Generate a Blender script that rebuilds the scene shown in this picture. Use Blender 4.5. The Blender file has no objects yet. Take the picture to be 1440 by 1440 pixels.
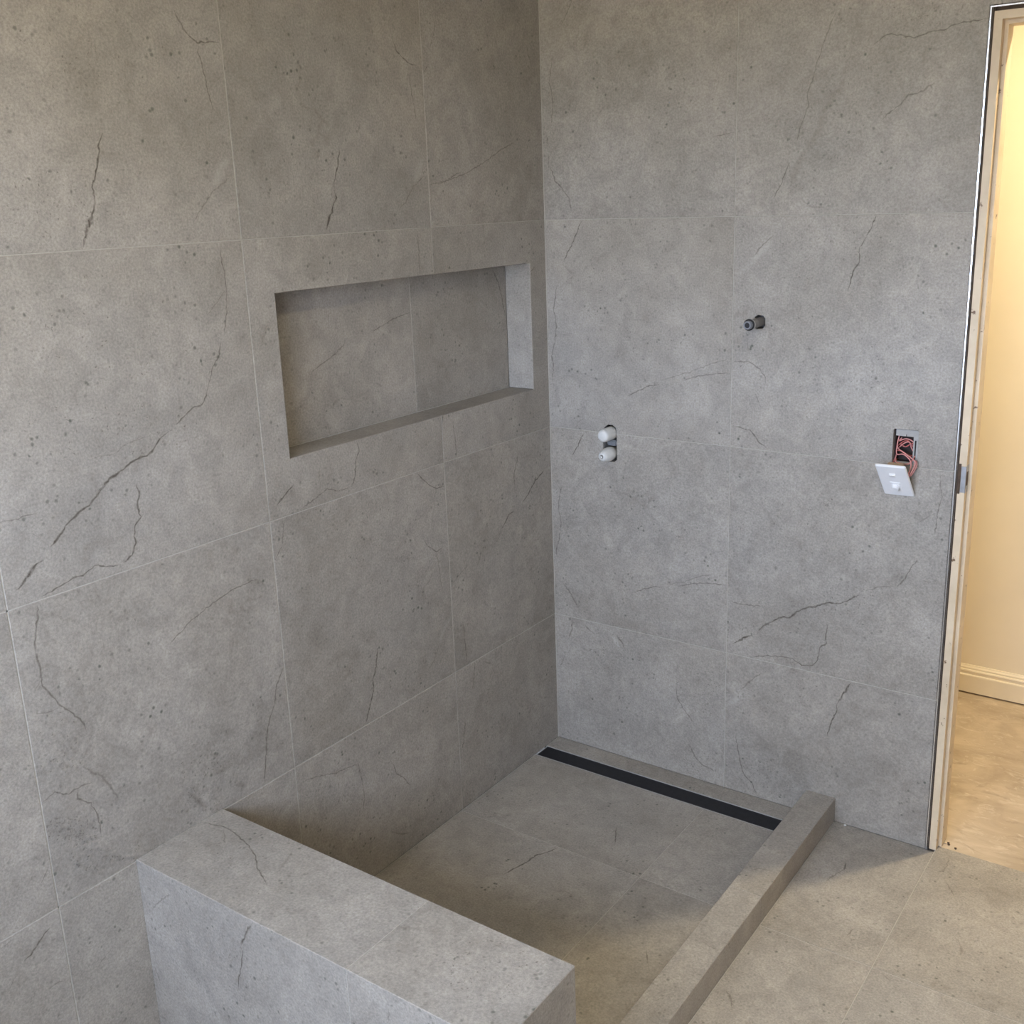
import bpy, bmesh, math, random
from mathutils import Vector, Matrix

rnd = random.Random(7)
scene = bpy.context.scene
COL = scene.collection

# ------------------------------------------------------------------ camera
CAM = Vector((1.7562, -2.5985, 1.7033))
ROT = Matrix(((0.8191, 0.5727, -0.0324), (0.1276, -0.2370, -0.9631), (-0.5592, 0.7848, -0.2672)))  # rows: right, down, forward
FPX, PPX, PPY = 1497.316, 740.334, 691.1
cam_d = bpy.data.cameras.new('camera')
cam = bpy.data.objects.new('camera', cam_d)
COL.objects.link(cam)
right, down, fwd = [Vector(r).normalized() for r in ROT]
M = Matrix((right, -down, -fwd)).transposed().to_4x4()
M.translation = CAM
cam.matrix_world = M
cam_d.sensor_width = 36.0
cam_d.lens = FPX / 1440 * 36
cam_d.shift_x = (720 - PPX) / 1440
cam_d.shift_y = (PPY - 720) / 1440
cam_d.clip_start = 0.02
scene.camera = cam

# ------------------------------------------------------------------ light and exposure
scene.view_settings.view_transform = 'Standard'
scene.view_settings.look = 'None'
scene.view_settings.gamma = 1.0
scene.view_settings.use_curve_mapping = False
scene.view_settings.exposure = 0.0
scene.cycles.use_denoising = True
scene.cycles.max_bounces = 10
scene.cycles.diffuse_bounces = 7
scene.cycles.sample_clamp_indirect = 4.0

ROOM_X, ROOM_Y, ROOM_Z = 2.75, -3.12, 2.55
WIN = (0.25, 2.00, 1.12, 2.05)         # window opening x0, x1, z0, z1 in the wall behind the camera
world = bpy.data.worlds.new('overcast_sky')
scene.world = world
world.use_nodes = True
world.node_tree.nodes['Background'].inputs['Color'].default_value = (0.64, 0.762, 1.0, 1)
world.node_tree.nodes['Background'].inputs['Strength'].default_value = 26.2
sky_l = bpy.data.lights.new('window_portal', 'AREA')      # guides the sky's light through the window
sky_l.shape = 'RECTANGLE'
sky_l.size = WIN[1] - WIN[0]
sky_l.size_y = WIN[3] - WIN[2]
sky_l.cycles.is_portal = True
sky_o = bpy.data.objects.new('window_portal', sky_l)
COL.objects.link(sky_o)
sky_o.location = ((WIN[0] + WIN[1]) / 2, ROOM_Y - 0.125, (WIN[2] + WIN[3]) / 2)
sky_o.rotation_euler = (math.radians(90), 0, 0)           # faces +Y, into the room

# ------------------------------------------------------------------ pixel helpers
def ray(u, v):
    return (right * ((u - PPX) / FPX) + down * ((v - PPY) / FPX) + fwd)

def hit(u, v, O, N):
    d = ray(u, v)
    return CAM + d * ((O - CAM).dot(N) / d.dot(N))

# ------------------------------------------------------------------ materials
def new_mat(name):
    m = bpy.data.materials.new(name)
    m.use_nodes = True
    nt = m.node_tree
    return m, nt, nt.nodes['Principled BSDF']

def node(nt, typ, **kw):
    n = nt.nodes.new(typ)
    for k, v in kw.items():
        setattr(n, k, v)
    return n

def math_n(nt, op, a, b=None, clamp=False):
    n = node(nt, 'ShaderNodeMath', operation=op, use_clamp=clamp)
    for i, s in enumerate((a, b)):
        if s is None:
            continue
        if isinstance(s, (int, float)):
            n.inputs[i].default_value = s
        else:
            nt.links.new(s, n.inputs[i])
    return n.outputs[0]

def ramp(nt, fac, p0, p1, c0=(0, 0, 0, 1), c1=(1, 1, 1, 1)):
    r = node(nt, 'ShaderNodeValToRGB')
    r.color_ramp.elements[0].position = p0
    r.color_ramp.elements[1].position = p1
    r.color_ramp.elements[0].color = c0
    r.color_ramp.elements[1].color = c1
    nt.links.new(fac, r.inputs[0])
    return r.outputs[0]

def mix(nt, fac, a, b, mode='MIX'):
    n = node(nt, 'ShaderNodeMix', data_type='RGBA', blend_type=mode)
    if isinstance(fac, (int, float)):
        n.inputs[0].default_value = fac
    else:
        nt.links.new(fac, n.inputs[0])
    for i, s in ((6, a), (7, b)):
        if isinstance(s, tuple):
            n.inputs[i].default_value = s
        else:
            nt.links.new(s, n.inputs[i])
    return n.outputs[2]

def noise(nt, vec, scale, detail=3, rough=0.55, dist=0.0):
    n = node(nt, 'ShaderNodeTexNoise')
    nt.links.new(vec, n.inputs['Vector'])
    n.inputs['Scale'].default_value = scale
    n.inputs['Detail'].default_value = detail
    n.inputs['Roughness'].default_value = rough
    n.inputs['Distortion'].default_value = dist
    return n.outputs['Fac']

def bump(nt, h, bsdf, strength=0.2, dist=0.001):
    b = node(nt, 'ShaderNodeBump')
    b.inputs['Strength'].default_value = strength
    b.inputs['Distance'].default_value = dist
    nt.links.new(h, b.inputs['Height'])
    nt.links.new(b.outputs[0], bsdf.inputs['Normal'])

def tile_material():
    m, nt, bs = new_mat('stone_look_porcelain')
    tc = node(nt, 'ShaderNodeTexCoord')
    oi = node(nt, 'ShaderNodeObjectInfo')
    off = node(nt, 'ShaderNodeVectorMath', operation='SCALE')
    comb = node(nt, 'ShaderNodeCombineXYZ')
    for i, k in enumerate((37.0, 91.0, 53.0)):
        nt.links.new(math_n(nt, 'MULTIPLY', oi.outputs['Random'], k), comb.inputs[i])
    vec = node(nt, 'ShaderNodeVectorMath', operation='ADD')
    nt.links.new(tc.outputs['Object'], vec.inputs[0])
    nt.links.new(comb.outputs[0], vec.inputs[1])
    v = vec.outputs[0]
    base = (0.330, 0.302, 0.266, 1)
    # cloudy print: warm and cool patches, light and dark drifts
    cl = noise(nt, v, 3.2, 4, 0.55, 0.4)
    c = mix(nt, ramp(nt, cl, 0.30, 0.72), (0.278, 0.252, 0.219, 1), (0.384, 0.354, 0.314, 1))
    hue = noise(nt, v, 1.7, 2, 0.5)
    c = mix(nt, math_n(nt, 'MULTIPLY', ramp(nt, hue, 0.40, 0.66), 0.35), c, (0.318, 0.304, 0.288, 1))
    # mid-size drifts
    md = noise(nt, v, 17.0, 5, 0.62, 0.8)
    c = mix(nt, 1.0, c, ramp(nt, md, 0.25, 0.78, (0.80, 0.80, 0.80, 1), (1.17, 1.17, 1.17, 1)), 'MULTIPLY')
    # fine sandy grain
    g = noise(nt, v, 210.0, 3, 0.75)
    c = mix(nt, 1.0, c, ramp(nt, g, 0.25, 0.75, (0.70, 0.70, 0.70, 1), (1.28, 1.28, 1.28, 1)), 'MULTIPLY')
    # pinholes in loose clusters
    vo = node(nt, 'ShaderNodeTexVoronoi')
    nt.links.new(v, vo.inputs['Vector'])
    vo.inputs['Scale'].default_value = 62.0
    pit = ramp(nt, vo.outputs['Distance'], 0.12, 0.30, (1, 1, 1, 1), (0, 0, 0, 1))
    clu = ramp(nt, noise(nt, v, 9.0, 3, 0.6), 0.52, 0.66)
    rare = ramp(nt, noise(nt, v, 60.0, 1, 0.5), 0.47, 0.55)
    pits = math_n(nt, 'MULTIPLY', math_n(nt, 'MULTIPLY', pit, math_n(nt, 'ADD', math_n(nt, 'MULTIPLY', clu, 0.75), 0.30)), rare)
    c = mix(nt, math_n(nt, 'MULTIPLY', pits, 0.85), c, (0.09, 0.095, 0.078, 1))
    # hair-fine faint veining over the whole print
    vd = node(nt, 'ShaderNodeTexVoronoi', feature='DISTANCE_TO_EDGE')
    wob = node(nt, 'ShaderNodeTexNoise')
    nt.links.new(v, wob.inputs['Vector'])
    wob.inputs['Scale'].default_value = 9.0
    wob.inputs['Detail'].default_value = 5
    wv = node(nt, 'ShaderNodeVectorMath', operation='MULTIPLY_ADD')
    nt.links.new(wob.outputs['Color'], wv.inputs[0])
    wv.inputs[1].default_value = (0.16, 0.16, 0.16)
    nt.links.new(v, wv.inputs[2])
    nt.links.new(wv.outputs[0], vd.inputs['Vector'])
    vd.inputs['Scale'].default_value = 4.0
    hair = ramp(nt, vd.outputs['Distance'], 0.004, 0.018, (1, 1, 1, 1), (0, 0, 0, 1))
    hmask = ramp(nt, noise(nt, v, 4.5, 3, 0.6), 0.56, 0.70)
    c = mix(nt, math_n(nt, 'MULTIPLY', math_n(nt, 'MULTIPLY', hair, hmask), 0.30), c, (0.14, 0.12, 0.10, 1))
    # printed cracks: mask comes with the tile's own ribbons
    at = node(nt, 'ShaderNodeAttribute', attribute_name='vein')
    br = ramp(nt, noise(nt, v, 120.0, 3, 0.7), 0.30, 0.56, (0.45, 0.45, 0.45, 1), (1, 1, 1, 1))
    dark = math_n(nt, 'MULTIPLY', math_n(nt, 'MAXIMUM', at.outputs['Fac'], 0.0), br)
    light = math_n(nt, 'MULTIPLY', math_n(nt, 'MAXIMUM', math_n(nt, 'MULTIPLY', at.outputs['Fac'], -1.0), 0.0), br)
    c = mix(nt, dark, c, (0.075, 0.062, 0.048, 1))
    c = mix(nt, light, c, (0.56, 0.53, 0.50, 1))
    # small tone difference from tile to tile
    tone = math_n(nt, 'ADD', math_n(nt, 'MULTIPLY', oi.outputs['Random'], 0.08), 0.96)
    tn = node(nt, 'ShaderNodeCombineColor')
    for i in range(3):
        nt.links.new(tone, tn.inputs[i])
    c = mix(nt, 1.0, c, tn.outputs[0], 'MULTIPLY')
    nt.links.new(c, bs.inputs['Base Color'])
    rg = ramp(nt, md, 0.3, 0.7, (0.50, 0.50, 0.50, 1), (0.62, 0.62, 0.62, 1))
    nt.links.new(rg, bs.inputs['Roughness'])
    bs.inputs['Specular IOR Level'].default_value = 0.35
    bump(nt, g, bs, 0.25, 0.0006)
    return m

def plain(name, col, rough=0.6, metal=0.0, var=0.08, scale=40, bumpd=0.0, spec=0.5):
    m, nt, bs = new_mat(name)
    tc = node(nt, 'ShaderNodeTexCoord')
    n = noise(nt, tc.outputs['Object'], scale, 4, 0.6)
    a = tuple(x * (1 - var) for x in col) + (1,)
    b = tuple(min(1, x * (1 + var)) for x in col) + (1,)
    nt.links.new(ramp(nt, n, 0.3, 0.7, a, b), bs.inputs['Base Color'])
    bs.inputs['Roughness'].default_value = rough
    bs.inputs['Metallic'].default_value = metal
    bs.inputs['Specular IOR Level'].default_value = spec
    if bumpd:
        bump(nt, n, bs, 0.4, bumpd)
    return m

def jamb_material():
    m, nt, bs = new_mat('worn_cream_paint')
    tc = node(nt, 'ShaderNodeTexCoord')
    v = tc.outputs['Object']
    n = noise(nt, v, 12, 4, 0.6)
    c = ramp(nt, n, 0.3, 0.7, (0.60, 0.48, 0.33, 1), (0.74, 0.61, 0.44, 1))
    chip = ramp(nt, noise(nt, v, 38, 4, 0.7), 0.64, 0.68)
    c = mix(nt, chip, c, (0.16, 0.09, 0.05, 1))
    nt.links.new(c, bs.inputs['Base Color'])
    bs.inputs['Roughness'].default_value = 0.45
    bump(nt, n, bs, 0.3, 0.001)
    return m

def hall_floor_material():
    m, nt, bs = new_mat('bare_dusty_subfloor')
    tc = node(nt, 'ShaderNodeTexCoord')
    mp = node(nt, 'ShaderNodeMapping')
    nt.links.new(tc.outputs['Object'], mp.inputs[0])
    mp.inputs['Scale'].default_value = (1.0, 1.7, 1.0)
    mp.inputs['Rotation'].default_value = (0, 0, 0.25)
    v = mp.outputs[0]
    n1 = noise(nt, v, 3.5, 6, 0.62, 0.8)
    c = ramp(nt, n1, 0.34, 0.68, (0.36, 0.285, 0.205, 1), (0.56, 0.465, 0.355, 1))
    n2 = noise(nt, v, 16, 6, 0.7, 1.2)
    c = mix(nt, math_n(nt, 'MULTIPLY', ramp(nt, n2, 0.54, 0.70), 0.5), c, (0.74, 0.66, 0.54, 1))
    n3 = noise(nt, v, 11, 5, 0.7, 0.6)
    c = mix(nt, math_n(nt, 'MULTIPLY', ramp(nt, n3, 0.58, 0.72), 0.45), c, (0.17, 0.12, 0.08, 1))
    nt.links.new(c, bs.inputs['Base Color'])
    bs.inputs['Roughness'].default_value = 0.85
    bump(nt, n2, bs, 0.5, 0.004)
    return m

def glass_material():
    m, nt, bs = new_mat('window_glass')
    out = nt.nodes['Material Output']
    tr = node(nt, 'ShaderNodeBsdfTransparent')
    gl = node(nt, 'ShaderNodeBsdfGlossy')
    gl.inputs['Roughness'].default_value = 0.02
    mx = node(nt, 'ShaderNodeMixShader')
    mx.inputs[0].default_value = 0.06
    nt.links.new(tr.outputs[0], mx.inputs[1])
    nt.links.new(gl.outputs[0], mx.inputs[2])
    nt.links.new(mx.outputs[0], out.inputs['Surface'])
    return m

def emit_material(name, col, strength):
    m, nt, bs = new_mat(name)
    bs.inputs['Base Color'].default_value = (0.9, 0.85, 0.75, 1)
    bs.inputs['Emission Color'].default_value = col
    bs.inputs['Emission Strength'].default_value = strength
    return m

MT = tile_material()
M_GROUT = plain('pale_grout', (0.43, 0.405, 0.36), 0.9, var=0.10, scale=80)
M_BED = plain('tile_adhesive', (0.22, 0.20, 0.18), 0.95, var=0.15, scale=30)
M_PLASTER = plain('white_plaster', (0.80, 0.785, 0.75), 0.9, var=0.03, scale=6, bumpd=0.0006)
M_HALL = plain('cream_wall_paint', (0.82, 0.74, 0.59), 0.7, var=0.03, scale=3, bumpd=0.0005)
M_SKIRT = plain('cream_gloss_paint', (0.80, 0.72, 0.57), 0.35, var=0.03, scale=8)
M_JAMB = jamb_material()
M_ALU = plain('brushed_aluminium', (0.82, 0.82, 0.82), 0.27, 1.0, var=0.05, scale=90)
M_STEEL = plain('dull_zinc', (0.42, 0.42, 0.43), 0.35, 1.0, var=0.15, scale=60)
M_WOODDARK = plain('dark_timber_packing', (0.075, 0.050, 0.034), 0.9, var=0.35, scale=50)
M_GRATE = plain('black_coated_steel', (0.016, 0.016, 0.019), 0.42, 0.0, var=0.3, scale=70)
M_CAP = plain('white_moulded_plastic', (0.66, 0.66, 0.64), 0.38, var=0.05, scale=60)
M_PLATE = plain('white_gloss_plastic', (0.80, 0.80, 0.81), 0.30, var=0.02, scale=60)
M_GREYPL = plain('grey_plastic', (0.24, 0.245, 0.26), 0.4, var=0.08, scale=60)
M_RUBBER = plain('black_rubber', (0.012, 0.012, 0.013), 0.6, var=0.2, scale=60)
M_BLACK = plain('dark_cavity_lining', (0.02, 0.017, 0.016), 0.9, var=0.3, scale=60)
M_RED = plain('red_wire_insulation', (0.48, 0.13, 0.12), 0.4, var=0.12, scale=60)
M_PINK = plain('pink_wire_insulation', (0.62, 0.27, 0.25), 0.4, var=0.12, scale=60)
M_BOARD = plain('grey_wall_board', (0.38, 0.37, 0.355), 0.85, var=0.1, scale=60)
M_HFLOOR = hall_floor_material()
M_GLASS = glass_material()

# ------------------------------------------------------------------ object helpers
def link(name, me, mat, parent=None):
    o = bpy.data.objects.new(name, me)
    COL.objects.link(o)
    if mat is not None and not me.materials:
        me.materials.append(mat)
    if parent is not None:
        o.parent = parent
    return o

def finish(name, bm, mat, parent=None, origin=None, smooth=False, local=None):
    """bm is in world coordinates; origin puts the object's own origin there"""
    bmesh.ops.recalc_face_normals(bm, faces=bm.faces)
    me = bpy.data.meshes.new(name)
    if origin is not None:
        bmesh.ops.translate(bm, verts=bm.verts, vec=-Vector(origin))
    bm.to_mesh(me)
    bm.free()
    if smooth:
        for p in me.polygons:
            p.use_smooth = True
    o = link(name, me, mat, parent)
    loc = Vector(origin) if origin is not None else Vector((0, 0, 0))
    if parent is not None:
        loc = loc - parent.location
    o.location = loc
    return o

def bx(bm, x0, x1, y0, y1, z0, z1):
    vs = [bm.verts.new((x, y, z)) for x in (x0, x1) for y in (y0, y1) for z in (z0, z1)]
    for f in ((0, 1, 3, 2), (4, 6, 7, 5), (0, 4, 5, 1), (2, 3, 7, 6), (0, 2, 6, 4), (1, 5, 7, 3)):
        bm.faces.new([vs[i] for i in f])

def box_obj(name, dims, mat, parent=None, bevel=0.0, origin=None):
    bm = bmesh.new()
    bx(bm, *dims)
    if bevel:
        bmesh.ops.bevel(bm, geom=list(bm.edges), offset=bevel, segments=2, affect='EDGES', profile=0.6)
    x0, x1, y0, y1, z0, z1 = dims
    return finish(name, bm, mat, parent, origin or ((x0 + x1) / 2, (y0 + y1) / 2, z0))

def struct(o):
    o['kind'] = 'structure'
    return o

def tag(o, label, cat, group=None):
    o['label'] = label
    o['category'] = cat
    if group:
        o['group'] = group
    return o

def empty(name, loc, label=None, cat=None, group=None):
    o = bpy.data.objects.new(name, None)
    o.empty_display_size = 0.05
    COL.objects.link(o)
    o.location = loc
    if label:
        tag(o, label, cat, group)
    return o

def lathe(bm, axis_o, axis_d, prof, seg=20, squash=None):
    """prof: (distance along the axis, radius) pairs"""
    d = Vector(axis_d).normalized()
    a = d.orthogonal().normalized()
    b = d.cross(a)
    rings = []
    for t, r in prof:
        c = Vector(axis_o) + d * t
        if r < 1e-6:
            rings.append([bm.verts.new(c)])
        else:
            rings.append([bm.verts.new(c + (a * math.cos(2 * math.pi * k / seg) + b * math.sin(2 * math.pi * k / seg)) * r) for k in range(seg)])
    for r0, r1 in zip(rings, rings[1:]):
        for k in range(seg):
            k2 = (k + 1) % seg
            if len(r0) == 1 and len(r1) == 1:
                continue
            if len(r0) == 1:
                bm.faces.new((r0[0], r1[k], r1[k2]))
            elif len(r1) == 1:
                bm.faces.new((r0[k], r1[0], r0[k2]))
            else:
                bm.faces.new((r0[k], r1[k], r1[k2], r0[k2]))

def tube(bm, pts, r, seg=8):
    pts = [Vector(p) for p in pts]
    # smooth with Catmull-Rom
    P = [pts[0]] + pts + [pts[-1]]
    out = []
    for i in range(1, len(P) - 2):
        for s in range(6):
            t = s / 6
            p0, p1, p2, p3 = P[i - 1], P[i], P[i + 1], P[i + 2]
            out.append(0.5 * ((2 * p1) + (p2 - p0) * t + (2 * p0 - 5 * p1 + 4 * p2 - p3) * t * t + (3 * p1 - p0 - 3 * p2 + p3) * t ** 3))
    out.append(pts[-1])
    rings = []
    prev = None
    for i, p in enumerate(out):
        t = (out[min(i + 1, len(out) - 1)] - out[max(i - 1, 0)]).normalized()
        a = t.orthogonal().normalized() if prev is None else (prev - t * prev.dot(t)).normalized()
        prev = a
        b = t.cross(a)
        rings.append([bm.verts.new(p + (a * math.cos(2 * math.pi * k / seg) + b * math.sin(2 * math.pi * k / seg)) * r) for k in range(seg)])
    for r0, r1 in zip(rings, rings[1:]):
        for k in range(seg):
            bm.faces.new((r0[k], r1[k], r1[(k + 1) % seg], r0[(k + 1) % seg]))
    bm.faces.new(rings[0][::-1])
    bm.faces.new(rings[-1])

# ------------------------------------------------------------------ tiles
class Plane:
    def __init__(self, O, U, V, N):
        self.O, self.U, self.V, self.N = Vector(O), Vector(U), Vector(V), Vector(N)
        self.veins = []          # polylines in (u, v) with width and strength

    def w(self, u, v, n=0.0):
        return self.O + self.U * u + self.V * v + self.N * n

    def px(self, u, v):
        p = hit(u, v, self.O, self.N) - self.O
        return (p.dot(self.U), p.dot(self.V))

    def vein(self, ox, oy, s, pts, width, strength):
        self.veins.append(([self.px(ox + a / s, oy + b / s) for a, b in pts], width / 1000.0, strength))

def area2(poly):
    return sum(a[0] * b[1] - b[0] * a[1] for a, b in zip(poly, poly[1:] + poly[:1]))

def offset(poly, d):
    """shrink a counter-clockwise outline by d (a clockwise hole grows)"""
    n = len(poly)
    out = []
    for i in range(n):
        p0, p1, p2 = poly[i - 1], poly[i], poly[(i + 1) % n]
        e1 = Vector((p1[0] - p0[0], p1[1] - p0[1])).normalized()
        e2 = Vector((p2[0] - p1[0], p2[1] - p1[1])).normalized()
        n1 = Vector((-e1.y, e1.x))
        n2 = Vector((-e2.y, e2.x))
        b = n1 + n2
        k = d / max(0.3, 1 + n1.dot(n2))
        out.append((p1[0] + b.x * k, p1[1] + b.y * k))
    return out

def inside(pt, poly):
    x, y = pt
    c = False
    for (x0, y0), (x1, y1) in zip(poly, poly[1:] + poly[:1]):
        if (y0 > y) != (y1 > y) and x < (x1 - x0) * (y - y0) / (y1 - y0) + x0:
            c = not c
    return c

TH = 0.0095
def tile(plane, poly, parent, name='wall_tile', holes=(), th=TH, gap=0.0008, undercut=True):
    if area2(poly) < 0:
        poly = poly[::-1]
    poly = offset(poly, gap)
    holes = [h if area2(h) < 0 else h[::-1] for h in holes]
    ch = 0.0007
    bm = bmesh.new()
    lay = bm.verts.layers.float.new('vein')
    front_e, back_e = [], []
    for k, lp in enumerate([poly] + list(holes)):
        uc = th - ch if (undercut and k == 0) else 0.0
        L = [[bm.verts.new(plane.w(u, v, n)) for u, v in pp] for pp, n in
             ((offset(lp, uc), -th), (lp, -ch), (offset(lp, ch), 0.0))]
        m = len(lp)
        for a, b in zip(L, L[1:]):
            for i in range(m):
                bm.faces.new((a[i], a[(i + 1) % m], b[(i + 1) % m], b[i]))
        for i in range(m):
            front_e.append(bm.edges.get((L[2][i], L[2][(i + 1) % m])))
            back_e.append(bm.edges.get((L[0][i], L[0][(i + 1) % m])))
    bmesh.ops.triangle_fill(bm, use_beauty=True, edges=front_e, normal=plane.N)
    if not holes:
        bmesh.ops.triangle_fill(bm, use_beauty=True, edges=back_e, normal=-plane.N)
    bmesh.ops.recalc_face_normals(bm, faces=bm.faces)
    # printed cracks that fall on this tile
    core = offset(poly, 0.002)
    lift = 0.00008
    for pts, wd, st in plane.veins:
        if not any(inside(p, core) for p in pts):
            continue
        fine = []
        for (a, b) in zip(pts, pts[1:]):
            ln = math.hypot(b[0] - a[0], b[1] - a[1])
            k = max(1, int(ln / (0.006 if wd < 0.006 else max(0.006, wd * 0.5))))
            for i in range(k):
                t = i / k
                fine.append((a[0] + (b[0] - a[0]) * t, a[1] + (b[1] - a[1]) * t))
        fine.append(pts[-1])
        jit = 0.0 if (wd >= 0.006 or len(pts) == 3 and math.hypot(pts[2][0] - pts[0][0], pts[2][1] - pts[0][1]) < 0.006) else 0.0016
        fine = [(x + rnd.uniform(-jit, jit), y + rnd.uniform(-jit, jit)) for x, y in fine]
        runs, cur = [], []
        for p in fine:
            if inside(p, core) and not any(inside(p, h) for h in holes):
                cur.append(p)
            else:
                if len(cur) > 1:
                    runs.append(cur)
                cur = []
        if len(cur) > 1:
            runs.append(cur)
        st = max(-1, min(0.97, st * 1.25))
        for run in runs:
            lift += 0.00001
            rows = []
            for i, p in enumerate(run):
                a, b = run[max(0, i - 1)], run[min(len(run) - 1, i + 1)]
                t = Vector((b[0] - a[0], b[1] - a[1]))
                t = t.normalized() if t.length > 1e-9 else Vector((1, 0))
                nn = Vector((-t.y, t.x))
                e = min(i, len(run) - 1 - i)
                tp = min(1.0, 0.45 + e * 0.2)
                h = wd * tp * (rnd.uniform(0.45, 1.35) if wd < 0.006 else rnd.uniform(0.85, 1.1))
                row = []
                for s, val in ((-1, 0.0), (-0.25, st), (0.25, st), (1, 0.0)):
                    k = h
                    q = (p[0] + nn.x * k * s, p[1] + nn.y * k * s)
                    while not inside(q, core) and k > 0.0002:
                        k *= 0.6
                        q = (p[0] + nn.x * k * s, p[1] + nn.y * k * s)
                    vv = bm.verts.new(plane.w(q[0], q[1], lift))
                    vv[lay] = val * rnd.uniform(0.75, 1.1) * min(1.0, 0.5 + e * 0.25)
                    row.append(vv)
                rows.append(row)
            for r0, r1 in zip(rows, rows[1:]):
                for k in range(3):
                    f = bm.faces.new((r0[k], r1[k], r1[k + 1], r0[k + 1]))
                    f.normal_update()
                    if f.normal.dot(plane.N) < 0:
                        f.normal_flip()
    us = [p[0] for p in poly]
    vs = [p[1] for p in poly]
    c = plane.w((min(us) + max(us)) / 2, (min(vs) + max(vs)) / 2, -th)
    bmesh.ops.translate(bm, verts=bm.verts, vec=-c)
    me = bpy.data.meshes.new(name)
    bm.to_mesh(me)
    bm.free()
    o = link(name, me, MT, parent)
    o.location = c - (parent.location if parent else Vector())
    return o

def rect(u0, u1, v0, v1):
    return [(u0, v0), (u1, v0), (u1, v1), (u0, v1)]

def grout(plane, lines, parent, depth=0.0009, w=0.0016, th=TH):
    """lines: (u0, v0, u1, v1) along one axis"""
    bm = bmesh.new()
    for u0, v0, u1, v1 in lines:
        if abs(u1 - u0) > abs(v1 - v0):
            q = rect(min(u0, u1), max(u0, u1), v0 - w, v0 + w)
        else:
            q = rect(u0 - w, u0 + w, min(v0, v1), max(v0, v1))
        lo = [bm.verts.new(plane.w(u, v, -th)) for u, v in q]
        hi = [bm.verts.new(plane.w(u, v, -depth)) for u, v in q]
        bm.faces.new(lo[::-1])
        bm.faces.new(hi)
        for i in range(4):
            bm.faces.new((lo[i], lo[(i + 1) % 4], hi[(i + 1) % 4], hi[i]))
    return finish('grout', bm, M_GROUT, parent)

def clip_rect_minus(parts, hole):
    """split boxes (x0,x1,z0,z1) around a rectangular hole"""
    hx0, hx1, hz0, hz1 = hole
    out = []
    for x0, x1, z0, z1 in parts:
        if hx1 <= x0 or hx0 >= x1 or hz1 <= z0 or hz0 >= z1:
            out.append((x0, x1, z0, z1))
            continue
        if hz0 > z0: out.append((x0, x1, z0, hz0))
        if hz1 < z1: out.append((x0, x1, hz1, z1))
        a, b = max(z0, hz0), min(z1, hz1)
        if hx0 > x0: out.append((x0, hx0, a, b))
        if hx1 < x1: out.append((hx1, x1, a, b))
    return out

# key dimensions read off the photograph (metres)
ROWS = [0.0, 0.432, 1.034, 1.636, 2.238, ROOM_Z]
LCOLS = [0.0, 0.504, 1.106, 1.708, 2.310, 2.912, -ROOM_Y]
BX1, BX2 = 0.584, 1.1635           # back wall joint, tile edge at the doorway
NU0, NU1, NV0, NV1, ND = 0.0807, 1.030, 1.160, 1.5215, 0.088
DOOR_X0, DOOR_X1, DOOR_Z = 1.170, 2.02, 2.058
HW_X, HW_Y0, HW_Y1, HW_Z = 0.912, -1.538, -1.3175, 0.437
CB_X0, CB_X1, CB_Z = 0.835, 0.918, 0.073
DR_Y0, DR_Y1 = -0.132, -0.070

P_LEFT = Plane((0, 0, 0), (0, -1, 0), (0, 0, 1), (1, 0, 0))
P_BACK = Plane((0, 0, 0), (1, 0, 0), (0, 0, 1), (0, -1, 0))
P_FLOOR = Plane((0, 0, 0), (1, 0, 0), (0, 1, 0), (0, 0, 1))
P_NICHE = Plane((-ND, 0, 0), (0, -1, 0), (0, 0, 1), (1, 0, 0))
P_LEDGE = Plane((0, 0, NV0), (1, 0, 0), (0, 1, 0), (0, 0, 1))
P_NTOP = Plane((0, 0, NV1), (1, 0, 0), (0, 1, 0), (0, 0, -1))
P_NRIGHT = Plane((0, -NU0, 0), (1, 0, 0), (0, 0, 1), (0, -1, 0))
P_NLEFT = Plane((0, -NU1, 0), (1, 0, 0), (0, 0, 1), (0, 1, 0))
P_HTOP = Plane((0, 0, HW_Z), (1, 0, 0), (0, 1, 0), (0, 0, 1))
P_HFRONT = Plane((0, HW_Y0, 0), (1, 0, 0), (0, 0, 1), (0, -1, 0))
P_HBACK = Plane((0, HW_Y1, 0), (1, 0, 0), (0, 0, 1), (0, 1, 0))
P_HEND = Plane((HW_X, 0, 0), (0, 1, 0), (0, 0, 1), (1, 0, 0))
P_CTOP = Plane((0, 0, CB_Z), (1, 0, 0), (0, 1, 0), (0, 0, 1))
P_CRIGHT = Plane((CB_X1, 0, 0), (0, 1, 0), (0, 0, 1), (1, 0, 0))
P_CLEFT = Plane((CB_X0, 0, 0), (0, 1, 0), (0, 0, 1), (-1, 0, 0))

def specks(plane, ox, oy, s, cu, cv, ru, rv, n, st=0.8):
    """a loose cluster of printed pits around one spot"""
    for _ in range(n):
        a, r = rnd.uniform(0, 6.283), rnd.random() ** 0.6
        u, v = plane.px(ox + (cu + ru * r * math.cos(a)) / s, oy + (cv + rv * r * math.sin(a)) / s)
        b, l = rnd.uniform(0, 6.283), rnd.uniform(0.003, 0.0058)
        plane.veins.append(([(u + l * t * math.cos(b), v + l * t * math.sin(b)) for t in (0, .5, 1)], rnd.uniform(0.0020, 0.0034), st * rnd.uniform(0.5, 1.1)))

def veins(plane, ox, oy, s, items):
    for w, st, pts in items:
        plane.vein(ox, oy, s, pts, w, st)

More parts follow.
